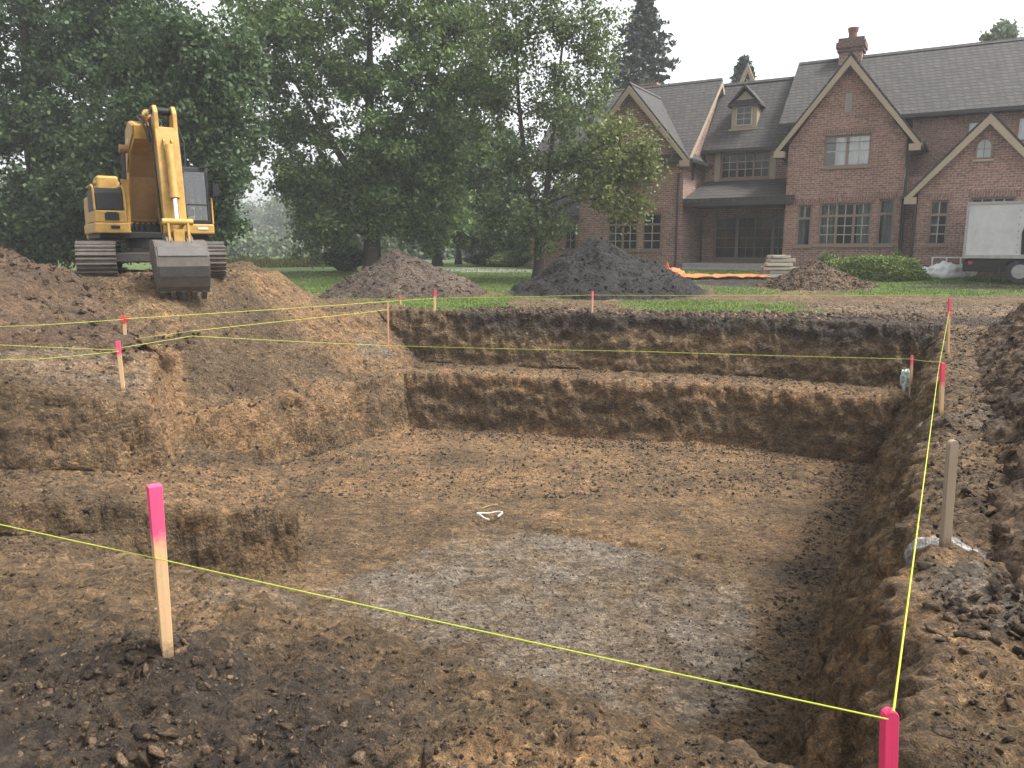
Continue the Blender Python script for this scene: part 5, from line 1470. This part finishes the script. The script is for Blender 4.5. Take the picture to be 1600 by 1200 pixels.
# lawn grass
n = 190000
gy = 19.5 * (40 / 19.5) ** rng.random(n); gx = (rng.random(n) * 2 - 1) * .70 * gy
k = rng.random(n) < grass_mask(gx, gy) * 1.05; gx, gy = gx[k], gy[k]; n = len(gx)
gzv = ground_z(gx, gy)
h = rng.uniform(.035, .095, n) * (0.8 + 0.6 * fbm(gx * .7, gy * .7, 4.0, 3)); h = np.clip(h, .02, .16)
a = rng.uniform(0, 6.28, n); w = .012 + .008 * rng.random(n)
V = np.stack([np.stack([gx - np.cos(a) * w, gy - np.sin(a) * w, gzv - .01], -1), np.stack([gx + np.cos(a) * w, gy + np.sin(a) * w, gzv - .01], -1), np.stack([gx + rng.normal(size=n) * .035, gy + rng.normal(size=n) * .035, gzv + h], -1)], 1).reshape(-1, 3)
o = mesh_np("lawn_grass", V, np.arange(n * 3).reshape(-1, 3), leaf_mat("grass_blade", (0.105, 0.17, 0.032), (0.24, 0.31, 0.075), 0.3), attrs=dict(v=np.repeat(rng.random(n), 3)))
tag(o, "short green lawn grass around the mounds", None, None, "stuff")

# ------------------------------------------------------------------ survey stakes and mason's lines
def stake_wood(name, wood, pink, top, length):
    """bare timber whose painted end stops in a soft sprayed edge; local z runs up the stake"""
    m, nt, nd, lk, p = new_mat(name)
    tc = N(nt, "ShaderNodeTexCoord").outputs["Object"]
    mp = N(nt, "ShaderNodeMapping"); mp.inputs["Scale"].default_value = (60, 60, 3); lk.new(tc, mp.inputs[0])
    gr = noise(nt, mp.outputs[0], 1.0, 4, 0.6)
    col = mixc(nt, gr, tuple(x * .75 for x in wood), tuple(min(1, x * 1.2) for x in wood))
    if pink:
        sp = N(nt, "ShaderNodeSeparateXYZ"); lk.new(tc, sp.inputs[0])
        z = math_n(nt, 'ADD', sp.outputs[2], math_n(nt, 'MULTIPLY', math_n(nt, 'SUBTRACT', noise(nt, tc, 40, 3), .5), .15 * length))
        mr = N(nt, "ShaderNodeMapRange"); mr.inputs[1].default_value = length - top - .04 * length; mr.inputs[2].default_value = length - top + .05 * length
        lk.new(z, mr.inputs[0]); col = mixc(nt, mr.outputs[0], col, mixc(nt, gr, pink, tuple(x * .85 for x in pink)))
    sp2 = N(nt, "ShaderNodeSeparateXYZ"); lk.new(tc, sp2.inputs[0])      # mud splashed up from the soil, and grubby patches
    zz_ = math_n(nt, 'ADD', sp2.outputs[2], math_n(nt, 'MULTIPLY', math_n(nt, 'SUBTRACT', noise(nt, tc, 55, 4, .7), .5), .16))
    mr2 = N(nt, "ShaderNodeMapRange"); mr2.inputs[1].default_value = .075; mr2.inputs[2].default_value = .005; lk.new(zz_, mr2.inputs[0])
    col = mixc(nt, math_n(nt, 'MULTIPLY', mr2.outputs[0], .75, True), col, (.07, .05, .034))
    gb = N(nt, "ShaderNodeMapRange"); gb.inputs[1].default_value = .58; gb.inputs[2].default_value = .74; lk.new(noise(nt, tc, 17, 5, .7), gb.inputs[0])
    col = mixc(nt, math_n(nt, 'MULTIPLY', gb.outputs[0], .45), col, (.16, .11, .075))
    lk.new(col, p.inputs["Base Color"]); p.inputs["Roughness"].default_value = .75
    b = N(nt, "ShaderNodeBump"); b.inputs["Strength"].default_value = .3; b.inputs["Distance"].default_value = .004
    lk.new(gr, b.inputs["Height"]); lk.new(b.outputs[0], p.inputs["Normal"])
    return m
PINK, RED, WOOD, OLDW = (0.76, 0.075, 0.19), (0.62, 0.06, 0.10), (0.56, 0.36, 0.19), (0.30, 0.235, 0.165)
STK = {}
def stake(key, top_px, base_px, w, label, pink=PINK, frac=.33, wood=WOOD, rot=0.3, Y=None, rounded=False, t=None, grp="survey stakes with pink tops", lean_y=0.0, pos=None):
    p = hit(*base_px) if Y is None else at(base_px[0], base_px[1], Y)
    q = at(top_px[0], top_px[1], p.y + lean_y)
    d = q - p; L = d.length
    sink = .12
    t = t or w
    m = MB(); a, b = w / 2, t / 2
    if rounded:
        pts = [(-a, -sink), (a, -sink), (a, L - a)] + [(a * math.cos(k), L - a + a * math.sin(k)) for k in np.linspace(0.2, math.pi - .2, 7)] + [(-a, L - a)]
        m.prism(pts, 'y', -b, b)
    else:
        m.hexa([(-a * .8, -b * .8, -sink), (a * .8, -b * .8, -sink), (a * .8, b * .8, -sink), (-a * .8, b * .8, -sink), (-a, -b, L), (a, -b, L), (a, b, L), (-a, b, L)])
    o = m.build("survey_stake", stake_wood("stake_wood_" + key, wood, pink, frac * L, L), None, bevel=w * .06)
    z = d.normalized(); x = Vector((math.cos(rot), math.sin(rot), 0)); y = z.cross(x).normalized(); x = y.cross(z)
    M = Matrix((x, y, z)).transposed().to_4x4(); M.translation = p
    o.matrix_world = M
    tag(o, label, "stake", grp)
    STK[key] = (p, q)
    return o
stake("a", (241, 758), (262, 1027), .047, "thick square stake with bright pink top standing nearest on the left", frac=.31, rot=.62, t=.045)
stake("b", (1390, 1108), (1386, 1290), .034, "rounded red-pink stake at the bottom right corner where two strings meet", pink=(0.75, .045, .15), frac=.55, Y=1.55, rounded=True, rot=.1, t=.022)
stake("c", (1489, 687), (1476, 857), .056, "unpainted weathered grey stake with rounded top by the right bank", pink=None, wood=OLDW, rounded=True, rot=.2, t=.028, grp=None)
stake("d", (1473, 567), (1470, 651), .048, "stake with orange-pink top tied to two strings on the right bank", pink=(.72, .07, .13), frac=.40, rot=.2, t=.025)
stake("e", (1425, 555), (1422, 630), .05, "stake with pink cap and plastic bag beside it on the pit corner", frac=.22, rot=.3, t=.03, rounded=True)
stake("f", (1484, 466), (1481, 556), .04, "thin stake with red top at the far end of the right-hand string", pink=(.72, .07, .13), frac=.33, rot=.2, t=.025)
stake("g", (926, 455), (925, 499), .05, "short stake standing alone in front of the black mound", pink=(.72, .1, .12), frac=.3, wood=(.5, .3, .2), t=.03)
stake("h", (680, 453), (679, 491), .075, "short stake with dark pink top on the far rim by the grass", pink=(.55, .05, .12), frac=.3, t=.03)
stake("i", (606, 471), (607, 546), .045, "slim orange-brown stake at the far left corner of the pit", pink=None, wood=(.50, .27, .13), t=.03, grp=None)
stake("j", (194, 494), (196, 538), .06, "stake with frayed red ribbon top in front of the machine mound", pink=(.65, .04, .05), frac=.28, t=.03)
stake("k", (184, 533), (193, 611), .065, "stake with pink top leaning on the upper left earth block", frac=.28, t=.03)
stake("l", (625, 462), (626, 478), .05, "faint little pink stake behind the far left corner", pink=(.6, .12, .12), frac=.5, t=.03)

# ribbon on the stake by the mound
p = STK["j"][1]
rb = MB()
for k in range(6):
    a = k * 1.05; L = .10 + .05 * (k % 3)
    q = p + Vector((math.cos(a) * L, math.sin(a) * L * .5, -.03 - .05 * (k % 2)))
    rb.hexa([tuple(p + Vector((0, -.004, -.035))), tuple(p + Vector((.006, -.004, -.035))), tuple(p + Vector((.006, .004, -.035))), tuple(p + Vector((0, .004, -.035))),
             tuple(q + Vector((0, -.004, 0))), tuple(q + Vector((.006, -.004, .02))), tuple(q + Vector((.006, .004, .03))), tuple(q + Vector((0, .004, .03)))])
tag(rb.build("ribbon", plain("ribbon_red", (.6, .03, .04), .6)), "frayed red ribbon tied on the stake before the machine mound", "ribbon")

M_line = plain("mason_line", (0.42, 0.47, 0.045), 0.75, 0, .12, 60)
def string(label, pts, r, group="yellow-green mason lines", sag=0.01):
    out = []
    for p, q in zip(pts[:-1], pts[1:]):
        p, q = Vector(p), Vector(q); n = 10
        for k in range(n):
            t = k / n; v = p.lerp(q, t); v.z -= sag * 4 * t * (1 - t) * min(1, (q - p).length / 6); out.append(v)
    out.append(Vector(pts[-1]))
    o = MB().path(out, r, 6).build("mason_line", M_line)
    tag(o, label, "string", group)
def on(key, px, py, dy=-.03): return at(px, py, STK[key][0].y + dy)
ya = STK["a"][0].y
string("bright yellow-green string crossing the foreground past the nearest pink stake", [(-5.6, 4.3, gz(-5.6, 4.3) - .03), at(-60, 806, ya + .25), on("a", 247, 873), on("b", 1388, 1124)], .0021)
string("yellow-green string running along the right rim from the nearest to the farthest stake", [on("b", 1396, 1112), on("d", 1466, 580), on("f", 1483, 487)], .0026)
string("yellow-green string crossing the middle of the pit from the right bank to the left block", [on("d", 1473, 566), on("e", 1425, 561), at(1000, 549, 13.8), at(606, 540, 14.6), at(300, 525, 12.4), on("k", 190, 543)], .0042)
string("yellow-green string along the far rim in front of the mounds", [on("f", 1484, 461), on("g", 926, 461), on("h", 680, 466), on("i", 606, 471), on("j", 195, 498)], .0055)
string("slack yellow-green string running from the far left corner across the ramp top", [on("i", 606, 484), at(430, 503, 15.8), at(300, 517, 14.5), on("j", 197, 531)], .005)
string("yellow-green string leaving the picture left of the ribbon stake", [on("j", 193, 499), at(60, 508, 13.0), at(-60, 512, 12.6), (-13.5, 12.2, gz(-13.5, 12.2))], .0045)
string("yellow-green string leaving the picture left of the leaning pink stake", [on("k", 185, 547), at(-60, 536, 11.0), (-12.5, 10.6, gz(-12.5, 10.6))], .0042)
string("slack lower string from the leaning pink stake to the left edge", [on("k", 186, 549), at(60, 561, 10.8), at(-40, 563, 10.6), (-11.0, 10.2, gz(-11.0, 10.2))], .004)

# plastic bag at the pit corner
pb = STK["e"][0]
bmx = bmesh.new()
bmesh.ops.create_icosphere(bmx, subdivisions=4, radius=1)
for v in bmx.verts:
    c = v.co; k = 1 + .35 * float(fbm(np.array([c.x * 2.1]), np.array([c.y * 2.1]), np.array([c.z * 2.1]), 3)[0])
    v.co = Vector((c.x * .10 * k, c.y * .08 * k, c.z * .20 * k * (1 - .25 * c.z)))
me = bpy.data.meshes.new("plastic_bag"); bmx.to_mesh(me); bmx.free()
m, nt, nd, lk, p_ = new_mat("bag_plastic"); p_.inputs["Base Color"].default_value = (.42, .52, .47, 1); p_.inputs["Roughness"].default_value = .3
tcn = N(nt, "ShaderNodeTexCoord").outputs["Object"]; lk.new(ramp(nt, noise(nt, tcn, 14, 4), [(.35, (.2, .3, .27)), (.6, (.6, .66, .62))]), p_.inputs["Base Color"])
me.materials.append(m)
bag = bpy.data.objects.new("plastic_bag", me); COL.objects.link(bag)
q = at(1416, 590, pb.y + .12); bag.location = q
tag(bag, "crumpled greenish plastic bag hanging behind the pink-capped stake", "bag")

# white cord loop on the pit floor
pc = hit(765, 811)
cord = MB()
lp = []
for k in range(23):
    a = 2 * math.pi * k / 26 - .6; r = .20 + .03 * math.sin(3 * a)
    x, y = pc.x + math.cos(a) * r * .95, pc.y + math.sin(a) * r * .75
    lp.append(Vector((x, y, float(ground_z(pc.x, pc.y)) + .045 + .02 * (1 + math.sin(2 * a + 1)))))
cord.path(lp, .016, 7)
tag(cord.build("rope_loop", plain("pale_rope", (.55, .50, .42), .8)), "pale loop of rope lying on the pit floor", "rope")
tw = MB(); a = hit(752, 797); b = hit(778, 790); tw.path([a + Vector((0, 0, .02)), a.lerp(b, .5) + Vector((0, .03, .03)), b + Vector((0, 0, .02))], .008, 6)
tag(tw.build("twine", plain("twine", (.35, .26, .13), .8)), "short piece of brown twine lying beyond the rope loop", "twine")
# ------------------------------------------------------------------ building materials near the house
M_pale = plain("pale_timber", (.42, .38, .30), .85, 0, .25, 6, .4, 25)
PALES = [M_pale, plain("grey_timber", (.30, .28, .24), .85, 0, .3, 6, .4, 25), plain("fresh_timber", (.50, .46, .37), .85, 0, .25, 6, .4, 25)]
c = at(1214, 432, 31.6); zb = gz(c.x, 31.6)
k = 0
for lay in range(6):
    nb = 3 if lay < 5 else 2
    for j in range(nb):
        w = 1.10 - .05 * lay + rng.uniform(-.22, .16); th = .11 if lay % 2 else .16
        z = zb + .02 + lay * .155
        o = MB().box(-w / 2, w / 2, -.13, .13, 0, rng.uniform(.10, .145)).build("timber_beam", PALES[int(rng.integers(3))], bevel=.012)
        o.location = (c.x + rng.uniform(-.12, .12), 31.6 + (j - 1) * .30, z); o.rotation_euler = (R(rng.uniform(-2, 2)), R(rng.uniform(-1.5, 1.5)), R(-14 + rng.uniform(-8, 8)))
        tag(o, "pale rough beam in the stack beside the porch", "beam", "beams stacked beside the porch")
lo_ = MB(); 
c2 = at(1252, 425, 31.3); zb2 = gz(c2.x, 31.3)
sh = empty("saw_horse", (c2.x, 31.3, zb2), R(-14)); tag(sh, "small pale trestle table standing right of the beam stack", "trestle")
MB().box(-.40, .40, -.16, .16, .42, .46).build("top", M_pale, sh)
for x in (-.33, .33):
    for y in (-.12, .12): MB().tube((x, y, -.03), (x * .85, y * .7, .42), .02, n=6).build("leg", M_pale, sh)
o = MB().box(-.45, .45, -.12, .12, 0, .12).build("timber_beam", M_pale, bevel=.01); c3 = at(1258, 433, 30.9); o.location = (c3.x, 30.9, gz(c3.x, 30.9)); o.rotation_euler = (0, 0, R(10)); tag(o, "single pale beam lying on the ground in front of the trestle", "beam")

def crumple(name, label, cat, c, size, mat, seed, amp=.25, sub=4, group=None):
    b = bmesh.new(); bmesh.ops.create_icosphere(b, subdivisions=sub, radius=1)
    P = np.array([v.co for v in b.verts]); d = 1 + amp * ridged(P[:, 0] * 1.3 + seed, P[:, 1] * 1.3, P[:, 2] * 1.3, 3) * .6 + amp * .5 * fbm(P[:, 0] * 3 + seed, P[:, 1] * 3, P[:, 2] * 3, 2)
    for v, k in zip(b.verts, d):
        z = v.co.z * k
        v.co = Vector((v.co.x * k * size[0], v.co.y * k * size[1], max(z, -.35) * size[2]))
    me = bpy.data.meshes.new(name); b.to_mesh(me); b.free(); me.materials.append(mat)
    for f in me.polygons: f.use_smooth = True
    o = bpy.data.objects.new(name, me); COL.objects.link(o); o.location = (c[0], c[1], gz(c[0], c[1]) + size[2] * .3)
    tag(o, label, cat, group); return o
M_tarp = plain("white_sheeting", (.62, .63, .64), .5, 0, .12, 4)
for lab, px, Y, s, sd in (("large white plastic sheet heaped at the foot of the wing wall", 1478, 30.4, (.62, .35, .42), 1), ("small white bundle left of the white sheet by the wall", 1443, 30.6, (.22, .2, .30), 4), ("white sack lying just behind the truck's tail", 1508, 30.9, (.35, .3, .34), 9)):
    p = at(px, 425, Y); crumple("plastic_sheet", lab, "sheeting", (p.x, Y), s, M_tarp, sd)
fr_ = MB(); p = at(1478, 415, 31.0); zz = gz(p.x, 31.0)
for x0 in (-.5, 0, .5): fr_.box(x0 - .025, x0 + .025, -.02, .02, 0, .75)
fr_.box(-.55, .55, -.018, .018, .70, .75); fr_.box(-.55, .55, -.016, .016, .36, .40)
o = fr_.build("wire_frame_rack", M_tarp); o.location = (p.x, 31.0, zz); o.rotation_euler = (0, 0, R(-20)); tag(o, "white painted rack leaning behind the plastic sheet", "rack")
# orange netting
M_or = plain("orange_net", (.62, .165, .045), .7, 0, .25, 9)
c = at(1112, 434, 32.0); n = 50
t = np.linspace(-1, 1, n); U, W = np.meshgrid(t, t, indexing='ij')
ca, sa = math.cos(R(-18)), math.sin(R(-18))
X = c.x + U * 2.3 * ca - W * .6 * sa; Y = 32.0 + U * 2.3 * sa + W * .6 * ca
Z = ground_z(X, Y) + .05 + .05 * ridged(X * 1.5, Y * 1.5, 3.0, 2) + .04
kk = (1 - np.maximum(np.abs(U), np.abs(W)) + .12 * fbm(X * 2, Y * 2, 8.0, 3)) > .06
idx = np.arange(n * n).reshape(n, n); q = np.stack([idx[:-1, :-1], idx[1:, :-1], idx[1:, 1:], idx[:-1, 1:]], -1).reshape(-1, 4); q = q[kk.ravel()[q].all(1)]
o = mesh_np("orange_netting", np.stack([X, Y, Z], -1).reshape(-1, 3), q, M_or, smooth=True)
sm_ = o.modifiers.new("thickness", 'SOLIDIFY'); sm_.thickness = .03
tag(o, "orange safety netting spread on the ground in front of the porch", "netting")
p = at(1052, 424, 32.4); crumple("netting_bundle", "crumpled bundle of orange netting heaped beside the black mound", "netting", (p.x, 32.4), (.42, .32, .30), M_or, 6, .45)
tl = MB(); p = at(1046, 420, 32.0); z = gz(p.x, 32.0)
tl.path([(p.x - .3, 32, z + .05), (p.x - .1, 32, z + .75)], .03); tl.path([(p.x + .1, 32, z + .05), (p.x - .1, 32, z + .75)], .03); tl.path([(p.x - .1, 32.3, z), (p.x - .1, 32, z + .75)], .03)
tag(tl.build("tripod", M_or), "little orange tripod standing by the netting bundle", "tripod")

# ------------------------------------------------------------------ misty air
mh, nt, nd, lk, p = new_mat("haze_air")
nd.remove(p)
pv = N(nt, "ShaderNodeVolumePrincipled")
pv.inputs["Color"].default_value = (0.93, 0.95, 0.97, 1); pv.inputs["Density"].default_value = 0.0011
pv.inputs["Anisotropy"].default_value = 0.0
lk.new(pv.outputs[0], nd["Material Output"].inputs["Volume"])
hz = MB().box(-150, 150, -30, 330, -4.2, 26).build("haze", mh)
tag(hz, "thin mist in the air between the pit and the far trees", None, None, "stuff")
